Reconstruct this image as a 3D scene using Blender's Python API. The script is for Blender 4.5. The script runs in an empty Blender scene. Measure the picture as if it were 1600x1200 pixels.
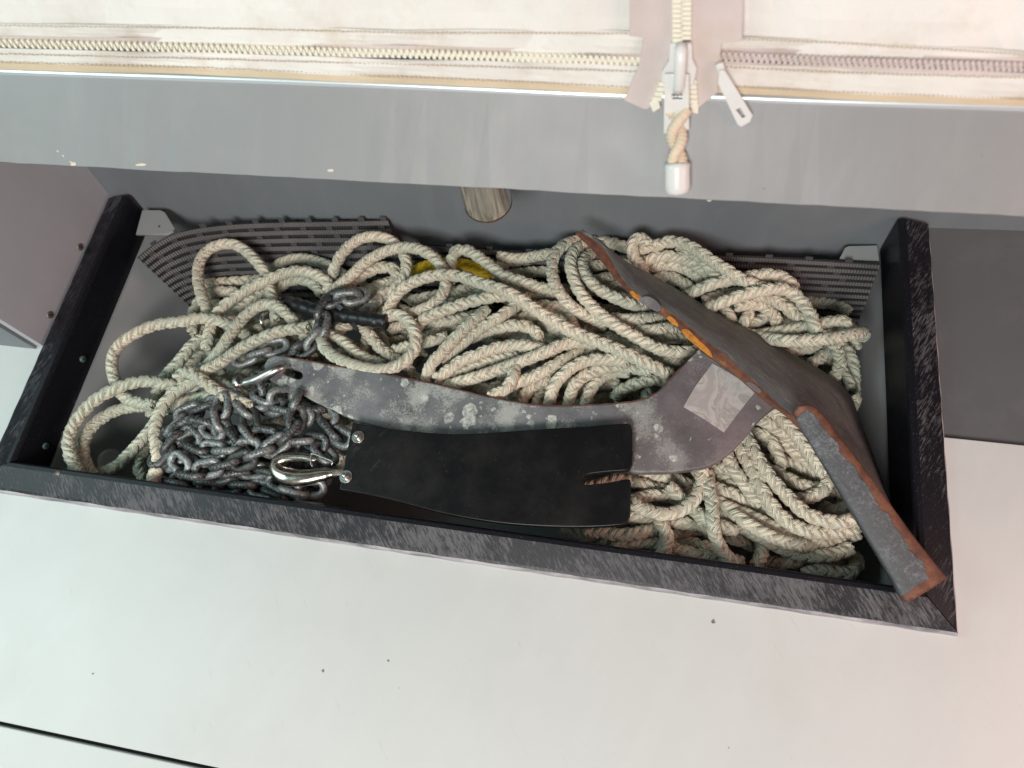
import bpy, bmesh, math, random
import numpy as np
from mathutils import Vector, Matrix, kdtree

# ------------------------------------------------------------------ camera
F_PX = 1121.0                     # focal length in pixels of a 1600 x 1200 frame
CAM_H = 0.75                      # metres above the deck
def _n(v): return v / np.linalg.norm(v)
_Z = -_n(np.array([143., 483., 1121.]))
_X = np.array([6500., 685., -1121.]); _X = _n(_X - _X.dot(_Z) * _Z)
_Y = np.cross(_Z, _X)
ROT = np.array([_X, _Y, _Z])      # photo axes -> deck axes (x along the locker, y towards the bow, z up)
CAM = np.array([0., 0., CAM_H])

sc = bpy.context.scene
COL = sc.collection
cam = bpy.data.cameras.new('camera')
cam.sensor_fit = 'HORIZONTAL'; cam.sensor_width = 36.0
cam.lens = F_PX / 1600 * 36
cam.clip_start = 0.01; cam.clip_end = 50
cam.dof.use_dof = True; cam.dof.focus_distance = 0.78; cam.dof.aperture_fstop = 5.0
camo = bpy.data.objects.new('camera', cam); COL.objects.link(camo)
r_, u_, b_ = ROT @ np.array([1, 0, 0]), ROT @ np.array([0, -1, 0]), ROT @ np.array([0, 0, -1])
mw = Matrix.Identity(4)
for i in range(3):
    mw[i][0], mw[i][1], mw[i][2], mw[i][3] = r_[i], u_[i], b_[i], CAM[i]
camo.matrix_world = mw
sc.camera = camo
sc.render.resolution_x, sc.render.resolution_y = 1024, 768

# ------------------------------------------------------------------ light
world = bpy.data.worlds.new('World'); sc.world = world; world.use_nodes = True
bg = world.node_tree.nodes['Background']
bg.inputs[0].default_value = (0.86, 0.93, 1.0, 1); bg.inputs[1].default_value = 0.07
def area(name, loc, target, size, energy, color):
    l = bpy.data.lights.new(name, 'AREA'); l.shape = 'DISK'; l.size = size; l.energy = energy; l.color = color
    o = bpy.data.objects.new(name, l); COL.objects.link(o); o.location = loc
    o.rotation_euler = (Vector(target) - Vector(loc)).to_track_quat('-Z', 'Y').to_euler()
area('soft_daylight', (-0.15, -1.15, 1.50), (-0.2, 0.35, 0), 0.7, 43, (1.0, 0.985, 0.95))
area('cool_daylight', (-1.35, -0.05, 0.95), (-0.8, 0.25, 0), 0.9, 9, (0.70, 1.0, 0.99))
area('warm_daylight', (1.02, -0.05, 0.64), (0.45, 0.1, 0.05), 0.6, 6.5, (1.0, 0.60, 0.53))
sc.view_settings.view_transform = 'Standard'; sc.view_settings.look = 'None'
sc.view_settings.gamma = 1; sc.view_settings.exposure = 0.0
sc.render.engine = 'CYCLES'

rng = np.random.default_rng(7); random.seed(7)

# ------------------------------------------------------------------ helpers
def at(px, py, z):
    """point of the place seen at a photo pixel, at height z above the deck"""
    v = ROT @ np.array([px - 800., py - 600., F_PX])
    return CAM + v * ((z - CAM_H) / v[2])
def at_many(p):                                   # (n,3) px, py, z
    p = np.asarray(p, float)
    v = np.stack([p[:, 0] - 800, p[:, 1] - 600, np.full(len(p), F_PX)], 1) @ ROT.T
    return CAM + v * ((p[:, 2] - CAM_H) / v[:, 2])[:, None]
class Plane:
    def __init__(s, o, ux, n):
        s.o = np.array(o, float); s.n = _n(np.array(n, float))
        ux = np.array(ux, float); s.ux = _n(ux - ux.dot(s.n) * s.n); s.uy = np.cross(s.n, s.ux)
    def hit(s, px, py):
        v = ROT @ np.array([px - 800., py - 600., F_PX])
        return CAM + v * ((s.o - CAM).dot(s.n) / v.dot(s.n))
    def to2(s, px, py):
        d = s.hit(px, py) - s.o; return (d.dot(s.ux), d.dot(s.uy))
    def up(s, d): return s.at3(0, 0, d)
    def at3(s, a, b, d=0): return s.o + a * s.ux + b * s.uy + d * s.n
    def mat(s, d=0):
        m = Matrix.Identity(4); o = s.o + s.n * d
        for i in range(3): m[i][0], m[i][1], m[i][2], m[i][3] = s.ux[i], s.uy[i], s.n[i], o[i]
        return m
def cr(pts, n):
    """Catmull-Rom through pts, n samples evenly by length"""
    p = np.asarray(pts, float)
    if len(p) == 2: p = np.array([p[0], p.mean(0), p[1]])
    q = np.vstack([2 * p[0] - p[1], p, 2 * p[-1] - p[-2]])
    out = []
    for i in range(1, len(q) - 2):
        for t in np.linspace(0, 1, 12, endpoint=False):
            a, b, c, d = q[i - 1], q[i], q[i + 1], q[i + 2]
            out.append(.5 * (2 * b + (c - a) * t + (2 * a - 5 * b + 4 * c - d) * t * t + (3 * b - a - 3 * c + d) * t ** 3))
    out.append(p[-1]); return resample(np.array(out), n)
def resample(p, n):
    d = np.r_[0, np.cumsum(np.linalg.norm(np.diff(p, axis=0), axis=1))]
    s = np.linspace(0, d[-1], n)
    return np.stack([np.interp(s, d, p[:, k]) for k in range(p.shape[1])], 1)
def length(p): return np.linalg.norm(np.diff(p, axis=0), axis=1).sum()

def link_obj(o, parent=None):
    COL.objects.link(o)
    if parent is not None: o.parent = parent
    return o
def mesh(name, verts, faces, mats, parent=None, smooth=False, fm=None, uv=None, bevel=0):
    me = bpy.data.meshes.new(name)
    me.from_pydata([tuple(map(float, v)) for v in verts], [], [tuple(map(int, f)) for f in faces])
    for m in (mats if isinstance(mats, (list, tuple)) else [mats]): me.materials.append(m)
    if fm is not None: me.polygons.foreach_set('material_index', fm)
    if smooth: me.polygons.foreach_set('use_smooth', [True] * len(me.polygons))
    if uv is not None:
        l = me.uv_layers.new(name='uv')
        idx = np.zeros(len(me.loops), int); me.loops.foreach_get('vertex_index', idx)
        l.data.foreach_set('uv', np.asarray(uv, np.float32)[idx].ravel())
    bm = bmesh.new(); bm.from_mesh(me); bmesh.ops.recalc_face_normals(bm, faces=bm.faces)
    if bevel: bmesh.ops.bevel(bm, geom=bm.edges[:], offset=bevel, segments=2, affect='EDGES', profile=.6)
    bm.to_mesh(me); bm.free()
    return link_obj(bpy.data.objects.new(name, me), parent)
def tag(o, label=None, cat=None, group=None, kind=None):
    if label: o['label'] = label
    if cat: o['category'] = cat
    if group: o['group'] = group
    if kind: o['kind'] = kind
    return o
def thing(name, loc, label, cat, group=None):
    o = bpy.data.objects.new(name, None); COL.objects.link(o); o.location = Vector(loc); o.empty_display_size = .02
    tag(o, label, cat, group); bpy.context.view_layer.update(); return o
def adopt(o, parent):                              # keep the world place of a child
    o.parent = parent; o.matrix_parent_inverse = Matrix.Translation(-Vector(parent.location)); return o
def box(name, lo, hi, mat, parent=None, bevel=0, M=None):
    v = [(x, y, z) for x in (lo[0], hi[0]) for y in (lo[1], hi[1]) for z in (lo[2], hi[2])]
    if M is not None: v = [M @ Vector(q) for q in v]
    f = [(0, 1, 3, 2), (4, 6, 7, 5), (0, 4, 5, 1), (2, 3, 7, 6), (0, 2, 6, 4), (1, 5, 7, 3)]
    return mesh(name, v, f, mat, parent, bevel=bevel)
def plate(name, outline, M, thick, bevel, mat, parent=None, holes=()):
    """flat plate with rounded edges from 2-D outlines; M places it, its top face at local z = 0"""
    cu = bpy.data.curves.new(name, 'CURVE'); cu.dimensions = '2D'; cu.fill_mode = 'BOTH'
    for pts in (outline,) + tuple(holes):
        s = cu.splines.new('POLY'); s.points.add(len(pts) - 1); s.use_cyclic_u = True
        for q, (x, y) in zip(s.points, pts): q.co = (x, y, 0, 1)
    cu.extrude = max(thick / 2 - bevel, 1e-5); cu.bevel_depth = bevel; cu.bevel_resolution = 2; cu.offset = -bevel
    t = bpy.data.objects.new('tmp', cu); COL.objects.link(t); bpy.context.view_layer.update()
    me = bpy.data.meshes.new_from_object(t.evaluated_get(bpy.context.evaluated_depsgraph_get()))
    bpy.data.objects.remove(t); bpy.data.curves.remove(cu)
    me.name = name; me.transform(M @ Matrix.Translation((0, 0, -thick / 2)))
    me.materials.clear(); me.materials.append(mat)
    bm = bmesh.new(); bm.from_mesh(me); bmesh.ops.remove_doubles(bm, verts=bm.verts, dist=1e-6)
    bmesh.ops.recalc_face_normals(bm, faces=bm.faces); bm.to_mesh(me); bm.free()
    o = bpy.data.objects.new(name, me); link_obj(o)
    if parent is not None: adopt(o, parent)
    return o
def frames(P):
    T = np.gradient(P, axis=0); T /= np.linalg.norm(T, axis=1)[:, None]
    N = np.zeros_like(P); a = np.array([0, 0, 1.]) if abs(T[0][2]) < .9 else np.array([1., 0, 0])
    v = _n(a - a.dot(T[0]) * T[0])
    for i in range(len(P)):
        v = v - v.dot(T[i]) * T[i]; v = _n(v); N[i] = v
    return T, N, np.cross(T, N)
def tube(name, P, r, mat, parent=None, sides=12, caps=True, flat=1.0, closed=False):
    P = np.asarray(P, float); n = len(P); r = np.broadcast_to(r, (n,))
    T, N, B = frames(P); ps = np.linspace(0, 2 * np.pi, sides, endpoint=False)
    V = (P[:, None] + N[:, None] * (np.cos(ps)[None, :, None] * flat * r[:, None, None]) + B[:, None] * (np.sin(ps)[None, :, None] * r[:, None, None])).reshape(-1, 3)
    Fc = [(i * sides + k, i * sides + (k + 1) % sides, (i + 1) * sides + (k + 1) % sides, (i + 1) * sides + k) for i in range(n - 1) for k in range(sides)]
    if caps: Fc += [tuple(range(sides))[::-1], tuple(range((n - 1) * sides, n * sides))]
    o = mesh(name, V, Fc, mat, None, smooth=True)
    if parent is not None: adopt(o, parent)
    return o

# ------------------------------------------------------------------ materials
class NT:
    def __init__(s, name):
        s.m = bpy.data.materials.new(name); s.m.use_nodes = True; s.t = s.m.node_tree
        s.b = s.t.nodes['Principled BSDF']; s._co = {}
    def node(s, typ, **kw):
        n = s.t.nodes.new(typ)
        for k, v in kw.items(): setattr(n, k, v)
        return n
    def link(s, a, b): s.t.links.new(a, b)
    def co(s, kind='Object', scale=(1, 1, 1), rot=(0, 0, 0), loc=(0, 0, 0)):
        if 'c' not in s._co: s._co['c'] = s.node('ShaderNodeTexCoord')
        src = s._co['c'].outputs[kind]
        if any(rot):                                  # turn first, then stretch
            mr = s.node('ShaderNodeMapping'); s.link(src, mr.inputs[0]); mr.inputs['Rotation'].default_value = rot; src = mr.outputs[0]
        mp = s.node('ShaderNodeMapping'); s.link(src, mp.inputs[0])
        mp.inputs['Scale'].default_value = scale; mp.inputs['Location'].default_value = loc
        return mp.outputs[0]
    def noise(s, scale=5, detail=4, rough=.55, co=None, dist=0):
        n = s.node('ShaderNodeTexNoise'); n.inputs['Scale'].default_value = scale; n.inputs['Detail'].default_value = detail
        n.inputs['Roughness'].default_value = rough; n.inputs['Distortion'].default_value = dist
        s.link(co if co is not None else s.co(), n.inputs['Vector']); return n.outputs['Fac']
    def voro(s, scale, co=None, feature='F1', rnd=1):
        n = s.node('ShaderNodeTexVoronoi', feature=feature); n.inputs['Scale'].default_value = scale; n.inputs['Randomness'].default_value = rnd
        s.link(co if co is not None else s.co(), n.inputs['Vector']); return n
    def ramp(s, fac, stops):
        n = s.node('ShaderNodeValToRGB'); e = n.color_ramp.elements
        while len(e) < len(stops): e.new(.5)
        for q, (p, c) in zip(e, stops):
            q.position = p; q.color = tuple(c) + (1,) if hasattr(c, '__len__') else (c, c, c, 1)
        s.link(fac, n.inputs[0]); return n.outputs[0]
    def mix(s, fac, a, b, blend='MIX'):
        n = s.node('ShaderNodeMix', data_type='RGBA', blend_type=blend)
        for inp, v in ((n.inputs[0], fac), (n.inputs[6], a), (n.inputs[7], b)):
            if hasattr(v, 'links') or hasattr(v, 'is_output'): s.link(v, inp)
            elif hasattr(v, '__len__'): inp.default_value = tuple(v) + (1,)
            else: inp.default_value = v
        return n.outputs[2]
    def math(s, op, a, b=0.0, c=0.0):
        n = s.node('ShaderNodeMath', operation=op)
        for inp, v in zip(n.inputs, (a, b, c)):
            if hasattr(v, 'is_output'): s.link(v, inp)
            else: inp.default_value = v
        return n.outputs[0]
    def sep(s, v):
        n = s.node('ShaderNodeSeparateXYZ'); s.link(v, n.inputs[0]); return n.outputs
    def color(s, c):
        if hasattr(c, 'is_output'): s.link(c, s.b.inputs['Base Color'])
        else: s.b.inputs['Base Color'].default_value = tuple(c) + (1,)
    def set(s, k, v):
        if hasattr(v, 'is_output'): s.link(v, s.b.inputs[k])
        else: s.b.inputs[k].default_value = v
    def bump(s, h, dist=.001, strength=1):
        n = s.node('ShaderNodeBump'); n.inputs['Distance'].default_value = dist; n.inputs['Strength'].default_value = strength
        s.link(h, n.inputs['Height']); s.link(n.outputs[0], s.b.inputs['Normal']); return n

def m_paint(name, base, base2, rough=.4, specks=0.0, smear=.5, chips=None):
    t = NT(name)
    c = t.mix(t.ramp(t.noise(2.5, 5, .6), [(.35, 0), (.7, 1)]), base, base2)
    sm = t.noise(6, 5, .65, t.co(scale=(5, 1, 1), rot=(0, 0, .35)))
    c = t.mix(t.math('MULTIPLY', t.ramp(sm, [(.5, 0), (.75, 1)]), smear * .25), c, tuple(min(1, q * 1.35) for q in base))
    nv = t.node('ShaderNodeTexNoise'); nv.inputs['Scale'].default_value = 420; t.link(t.co(), nv.inputs[0])
    sv = t.node('ShaderNodeVectorMath', operation='SCALE'); sv.inputs['Scale'].default_value = .004; t.link(nv.outputs['Color'], sv.inputs[0])
    av = t.node('ShaderNodeVectorMath', operation='ADD'); t.link(t.co(), av.inputs[0]); t.link(sv.outputs[0], av.inputs[1])
    v = t.voro(48, av.outputs[0]); w = t.voro(23, av.outputs[0])
    d = t.math('LESS_THAN', v.outputs['Distance'], t.math('MULTIPLY', t.math('POWER', t.sep(v.outputs['Color'])[1], 3.5), specks * .19))
    keep = t.math('GREATER_THAN', t.sep(v.outputs['Color'])[0], .48)
    c = t.mix(t.math('MULTIPLY', t.math('MULTIPLY', d, keep), .8), c, (.07, .055, .045))
    c = t.mix(t.math('MULTIPLY', t.ramp(t.noise(7, 6, .7, t.co(loc=(4, 2, 0))), [(.52, 0), (.75, 1)]), .14), c, (.36, .33, .29))
    if chips:
        d2 = t.math('LESS_THAN', w.outputs['Distance'], .07)
        k2 = t.math('GREATER_THAN', t.sep(w.outputs['Color'])[1], .86)
        c = t.mix(t.math('MULTIPLY', d2, k2), c, chips)
    # hair-fine scuffs
    sc_ = t.ramp(t.noise(40, 2, .5, t.co(scale=(1, 12, 4), rot=(0, 0, .9)), dist=1.2), [(.70, 0), (.74, 1)])
    c = t.mix(t.math('MULTIPLY', sc_, .16), c, (.25, .24, .23))
    t.color(c)
    t.set('Roughness', t.math('ADD', t.math('MULTIPLY', t.noise(14, 4), .22), rough - .1))
    t.bump(t.noise(160, 2), .00015, .35)
    return t.m
DECK = m_paint('deck_white_paint', (.52, .525, .51), (.485, .495, .485), .38, .55, .3)
GREY = m_paint('grey_paint', (.16, .175, .187), (.132, .146, .157), .42, .5, 1.0, (.72, .68, .55))
GREY_L = m_paint('coaming_grey_paint', (.208, .21, .211), (.188, .19, .194), .5, .25, .9)
GREY_C = m_paint('cheek_grey_paint', (.47, .47, .505), (.41, .41, .445), .5, .4, 1.2)
GREY_D = m_paint('shelf_grey_paint', (.108, .113, .116), (.094, .099, .102), .38, .4, .5, (.7, .66, .58))
INNER = m_paint('locker_grey_gelcoat', (.33, .34, .345), (.27, .28, .285), .3, .6, .6)
TABM = m_paint('tab_grey_gelcoat', (.29, .30, .30), (.25, .26, .26), .4, .5, .4)

def m_rail(name, dens, ang, base=(.007, .007, .010), soft=(.082, .080, .086)):
    t = NT(name)
    rot = (0, 0, ang)
    a = t.noise(480, 4, .7, t.co(scale=(1, .10, .5), rot=rot), dist=.5)
    b = t.noise(700, 2, .6, t.co(scale=(1, .12, .5), rot=rot))
    big = t.noise(13, 4, .65)
    m = t.math('ADD', t.math('MULTIPLY', a, .62), t.math('MULTIPLY', b, .38))
    m = t.math('ADD', m, t.math('MULTIPLY', t.math('SUBTRACT', big, .5), .55))
    m = t.ramp(m, [(.53 - dens, 0), (.655 - dens, 1)])
    c = t.mix(m, base, soft)
    c = t.mix(t.math('MULTIPLY', t.ramp(t.noise(700, 2), [(.66, 0), (.72, 1)]), .35), c, (.2, .2, .2))
    t.color(c); t.set('Roughness', t.math('ADD', t.math('MULTIPLY', m, .22), .38)); t.set('Specular IOR Level', .22)
    t.bump(t.math('ADD', m, t.noise(60, 3)), .0003, .5)
    return t.m
RAIL_SCUFF = m_rail('scuffed_black_plastic', .065, -.62, (.022, .022, .025), (.098, .095, .102))
RAIL_SCUFF_R = m_rail('scuffed_black_plastic_lengthwise', .02, .52)
RAIL_DARK = m_rail('black_plastic', -.16, .1)
t = NT('worn_plastic_edge'); t.color(t.mix(t.ramp(t.noise(45, 5, .65, t.co(scale=(.4, .4, 1))), [(.38, 0), (.6, 1)]), (.14, .135, .145), (.42, .39, .41)))
t.set('Roughness', .55); t.bump(t.noise(300), .0003, .5); RAIL_EDGE = t.m

def m_rope(name, ca, cb, cc, yarn=1.0):
    t = NT(name)
    uv = t.co('UV'); x = t.sep(uv)
    ph = t.math('ADD', t.math('MULTIPLY', x[0], 2 * math.pi * 110), t.math('MULTIPLY', x[1], 2 * math.pi * 9))
    y = t.math('ADD', t.math('MULTIPLY', t.math('SINE', ph), .5), .5)
    big = t.noise(5.5, 4, .6); fine = t.noise(240, 3, .7)
    c = t.mix(t.ramp(big, [(.40, 0), (.58, 1)]), ca, cb)
    c = t.mix(t.math('MULTIPLY', t.ramp(t.noise(22, 4, .6, t.co(loc=(3, 1, 2))), [(.52, 0), (.72, 1)]), .6), c, cc)
    c = t.mix(t.math('MULTIPLY', t.math('SUBTRACT', 1.0, t.ramp(y, [(.0, 0), (.28, 1)])),   .55 * yarn), c, tuple(q * .30 for q in ca))
    c = t.mix(t.math('MULTIPLY', t.ramp(fine, [(.58, 0), (.75, 1)]), .35), c, tuple(q * .5 for q in cc))
    t.color(c); t.set('Roughness', .62); t.set('Specular IOR Level', .35)
    t.set('Sheen Weight', .12)
    t.bump(t.math('ADD', y, t.math('MULTIPLY', fine, .8)), .0006, .75)
    return t.m
ROPE = m_rope('weathered_cream_rope', (.80, .71, .56), (.53, .545, .43), (.60, .475, .345))
YELLOW = m_rope('yellow_rope', (.80, .58, .012), (.70, .50, .01), (.42, .30, .01))
CORD = m_rope('tan_cord', (.66, .55, .42), (.56, .46, .35), (.44, .34, .24))

def m_chain():
    t = NT('dull_galvanised_chain')
    a = t.noise(28, 5, .7); b = t.noise(420, 4, .75); oi = t.node('ShaderNodeObjectInfo').outputs['Random']
    c = t.mix(t.ramp(a, [(.38, 0), (.62, 1)]), (.022, .024, .024), (.085, .090, .089))
    w = t.math('ADD', t.math('MULTIPLY', b, .6), t.math('MULTIPLY', t.noise(40, 4, .6, t.co(loc=(5, 2, 1))), .4))
    w = t.math('ADD', w, t.math('MULTIPLY', t.math('SUBTRACT', oi, .5), .16))
    c = t.mix(t.math('MULTIPLY', t.ramp(w, [(.45, 0), (.62, 1)]), .8), c, (.42, .435, .43))
    t.color(c); t.set('Metallic', .45); t.set('Roughness', .46); t.bump(b, .0003, .6); return t.m
CHAIN = m_chain()
def m_steel(name, col=(.50, .48, .45), rough=.2, rust=.25):
    t = NT(name); n = t.noise(60, 5, .65)
    m = t.ramp(n, [(.56, 0), (.74, 1)])
    t.color(t.mix(t.math('MULTIPLY', m, rust), col, (.28, .12, .05))); t.set('Metallic', t.math('SUBTRACT', 1.0, t.math('MULTIPLY', m, rust)))
    t.set('Roughness', t.math('ADD', rough, t.math('MULTIPLY', t.noise(150, 3), .22))); t.bump(t.noise(220), .0002, .3); return t.m
STEEL = m_steel('stainless_steel'); STEEL_H = m_steel('stainless_hook', (.50, .45, .39), .12, .2)
def rust_col(t, orange=True):
    a = t.noise(70, 5, .7)
    c = t.ramp(a, [(.3, (.055, .022, .015)), (.5, (.115, .042, .024)), (.62, (.17, .066, .033)), (.72, (.10, .05, .04)), (.8, (.36, .24, .16))])
    if not orange: return c
    o = t.ramp(t.math('ADD', t.noise(11, 2, .5, t.co(loc=(1.3, .4, 0))), t.math('MULTIPLY', t.noise(90, 3), .15)), [(.70, 0), (.74, 1)])
    return t.mix(o, c, (.50, .20, .025))
def m_rust():
    t = NT('flaking_rust'); t.color(rust_col(t)); t.set('Roughness', .8); t.bump(t.noise(170, 6, .75), .0012, .9); return t.m
RUST = m_rust()
t = NT('brown_rust'); t.color(rust_col(t, False)); t.set('Roughness', .85); t.bump(t.noise(170, 6, .75), .0012, .9); RUST_B = t.m
t = NT('bright_orange_rust'); t.color(t.ramp(t.noise(160, 5, .7), [(.3, (.20, .07, .02)), (.5, (.46, .17, .02)), (.7, (.58, .27, .05))])); t.set('Roughness', .85); t.bump(t.noise(240, 5, .7), .0008, .8); RUST_O = t.m
def m_shank():
    t = NT('oxidised_zinc_shank')
    x = t.sep(t.co())[0]
    right = t.ramp(t.math('ADD', x, t.math('MULTIPLY', t.noise(20), .1)), [(.0, 0), (.16, 1)])
    grey = t.ramp(t.noise(14, 6, .65), [(.32, (.060, .062, .067)), (.5, (.125, .127, .133)), (.7, (.20, .202, .208))])
    mar = t.ramp(t.noise(12, 6, .7), [(.32, (.060, .046, .048)), (.5, (.125, .092, .096)), (.7, (.18, .14, .142))])
    c = t.mix(right, grey, mar)
    # white oxide blossom, thickest toward the eye end
    d = t.node('ShaderNodeVectorMath', operation='ADD'); t.link(t.co(), d.inputs[0])
    nn = t.node('ShaderNodeTexNoise'); nn.inputs['Scale'].default_value = 130; nn.inputs['Detail'].default_value = 4; t.link(t.co(), nn.inputs[0])
    sv = t.node('ShaderNodeVectorMath', operation='SCALE'); sv.inputs['Scale'].default_value = .011; t.link(nn.outputs['Color'], sv.inputs[0]); t.link(sv.outputs[0], d.inputs[1])
    v = t.voro(52, d.outputs[0])
    keep = t.math('MULTIPLY', t.sep(v.outputs['Color'])[0], t.math('SUBTRACT', 1.0, t.math('MULTIPLY', right, .45)))
    rad = t.math('MULTIPLY', t.math('SUBTRACT', keep, .18), .64)
    sp = t.math('MULTIPLY', t.math('SUBTRACT', rad, v.outputs['Distance']), 22.0)
    sp = t.math('MINIMUM', t.math('MAXIMUM', sp, 0.0), 1.0)
    ring = t.ramp(t.noise(150, 5, .75), [(.38, .15), (.60, 1)])
    patch = t.ramp(t.math('ADD', t.noise(26, 3, .5, t.co(loc=(.35, 0, 0))), t.math('MULTIPLY', t.noise(420, 6, .85), .75)), [(.88, 0), (1.0, 1)])
    patch = t.math('MULTIPLY', patch, t.math('SUBTRACT', 1.0, t.math('MULTIPLY', right, .9)))
    v2 = t.voro(125, d.outputs[0]); k2 = t.math('MULTIPLY', t.sep(v2.outputs['Color'])[2], t.math('SUBTRACT', 1.0, t.math('MULTIPLY', right, .5)))
    s2 = t.math('MINIMUM', t.math('MAXIMUM', t.math('MULTIPLY', t.math('SUBTRACT', t.math('MULTIPLY', t.math('SUBTRACT', k2, .52), .9), v2.outputs['Distance']), 22.0), 0.0), 1.0)
    sp = t.math('MAXIMUM', sp, t.math('MULTIPLY', s2, .8))
    w = t.math('MAXIMUM', t.math('MULTIPLY', sp, ring), t.math('MULTIPLY', patch, .55))
    c = t.mix(w, c, (.52, .525, .48))
    c = t.mix(t.math('MULTIPLY', t.ramp(t.noise(340, 3, .8), [(.6, 0), (.75, 1)]), .3), c, (.3, .3, .3))
    t.color(c); t.set('Roughness', .58); t.set('Metallic', .12)
    t.bump(t.math('ADD', t.noise(260, 5, .7), t.math('MULTIPLY', w, .8)), .0006, .6); return t.m
SHANK = m_shank()
def m_fluke(name, uvrust):
    t = NT(name)
    a = t.noise(55, 5, .7, t.co('Object', scale=(1, .35, 1), rot=(0, 0, -.76)))
    c = t.ramp(a, [(.3, (.085, .086, .084)), (.5, (.125, .126, .122)), (.72, (.17, .171, .166))])
    st = t.ramp(t.noise(420, 4, .75, t.co('Object', scale=(1, .16, 1), rot=(0, 0, -.76))), [(.54, 0), (.64, 1)])
    c = t.mix(t.math('MULTIPLY', st, .6), c, (.27, .265, .25))
    if uvrust:
        c = t.mix(.75, c, (.052, .054, .062))
        w = t.ramp(t.math('ADD', t.math('MULTIPLY', t.noise(300, 5, .8), .6), t.math('MULTIPLY', t.noise(30, 4, .6), .4)), [(.5, 0), (.62, 1)])
        c = t.mix(t.math('MULTIPLY', w, .5), c, (.26, .27, .29))
        x = t.sep(t.co('UV')); nz = t.math('MULTIPLY', t.math('SUBTRACT', t.noise(46, 5, .65), .5), .55)
        e = t.math('MAXIMUM', t.math('ADD', x[0], nz), t.math('ADD', t.math('MULTIPLY', t.math('SUBTRACT', x[1], .955), 9.), t.math('ADD', nz, .70)))
        e = t.math('MAXIMUM', e, t.math('ADD', t.math('MULTIPLY', t.math('SUBTRACT', .05, x[1]), 7.), t.math('ADD', nz, .70)))
        m = t.ramp(e, [(.735, 0), (.75, 1)])
        c = t.mix(m, c, rust_col(t, False))
        t.bump(t.math('ADD', t.noise(200, 5, .7), t.math('MULTIPLY', m, -.7)), .0009, .7)
    else:
        t.bump(t.math('ADD', a, t.noise(260, 4, .7)), .0006, .6)
    t.color(c); t.set('Roughness', .6); t.set('Metallic', .1); return t.m
FLUKE = m_fluke('dark_worn_steel', False); FLANGE = m_fluke('dark_steel_rusty_rim', True)
def m_label():
    t = NT('worn_label_film'); n = t.noise(24, 4, .62, dist=1.1)
    c = t.ramp(n, [(.35, (.31, .275, .26)), (.46, (.42, .38, .36)), (.50, (.27, .235, .22)), (.56, (.40, .36, .34)), (.64, (.31, .275, .26)), (.72, (.44, .40, .39))])
    t.color(c); t.set('Roughness', .6); t.bump(n, .0006, .6); return t.m
LABEL = m_label()
def m_black():
    t = NT('black_plastic_plate'); n = t.noise(18, 5, .7)
    c = t.mix(t.ramp(n, [(.45, 0), (.7, 1)]), (.0045, .0045, .0052), (.013, .0115, .011))
    sp = t.ramp(t.noise(520, 3, .6), [(.69, 0), (.73, 1)])
    c = t.mix(t.math('MULTIPLY', sp, .5), c, (.16, .13, .10))
    ln = t.ramp(t.noise(26, 2, .5, t.co(scale=(1, .2, 1), rot=(0, 0, .5)), dist=2.5), [(.495, 0), (.5, 1), (.505, 0)])
    c = t.mix(t.math('MULTIPLY', t.math('MULTIPLY', ln, t.ramp(t.noise(8), [(.6, 0), (.65, 1)])), .5), c, (.12, .11, .1))
    t.color(c); t.set('Roughness', t.math('ADD', .26, t.math('MULTIPLY', n, .2))); t.set('Specular IOR Level', .3); t.bump(t.noise(90), .0003, .3); return t.m
BLACK = m_black()
def m_rubber():
    t = NT('ribbed_rubber'); x = t.sep(t.co('UV'))
    w = t.math('ADD', t.math('MULTIPLY', t.math('SINE', t.math('MULTIPLY', x[0], 2 * math.pi / .0034)), .5), .5)
    c = t.mix(t.ramp(t.noise(18, 4), [(.35, 0), (.65, 1)]), (.075, .070, .070), (.12, .112, .110))
    c = t.mix(t.math('MULTIPLY', t.ramp(w, [(.6, 0), (.9, 1)]), .6), c, (.16, .15, .148))
    t.color(c); t.set('Roughness', .6); t.bump(w, .0012, 1.0); return t.m
RUBBER = m_rubber()
t = NT('black_rubber_web'); t.color((.03, .028, .029)); t.set('Roughness', .7); t.bump(t.noise(200), .0003, .5); RUBBER_W = t.m
def m_cloth(name, a, b, bumps=800, dirt=(.45, .36, .26)):
    t = NT(name); c = t.mix(t.ramp(t.noise(10, 5, .6), [(.35, 0), (.7, 1)]), a, b)
    c = t.mix(t.math('MULTIPLY', t.ramp(t.noise(30, 5, .7), [(.50, 0), (.74, 1)]), .5), c, dirt)
    t.color(c); t.set('Roughness', .7); t.bump(t.math('ADD', t.math('MULTIPLY', t.noise(bumps, 2), .12), t.noise(28, 4, .6, t.co(scale=(1.6, 1, .5)))), .0022, .6); return t.m
CANVAS = m_cloth('white_canvas', (.66, .635, .60), (.61, .585, .55), 800, (.52, .45, .38))
HEM = m_cloth('canvas_hem', (.64, .61, .57), (.56, .53, .49))
TAPEZ = m_cloth('zipper_tape', (.54, .46, .44), (.43, .365, .345))
BRAID = m_cloth('braided_binding', (.55, .45, .32), (.46, .37, .25), 1500)
t = NT('cream_plastic_teeth'); t.color((.70, .655, .54)); t.set('Roughness', .45); TEETH = t.m
t = NT('white_plastic'); t.color(t.mix(t.noise(60), (.64, .63, .61), (.54, .53, .51))); t.set('Roughness', .35); WHITE = t.m
t = NT('aluminium_edge'); t.color((.72, .76, .78)); t.set('Metallic', .7); t.set('Roughness', .33); ALU = t.m
t = NT('sewing_thread'); t.color((.46, .37, .28)); t.set('Roughness', .8); THREAD = t.m
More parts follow.
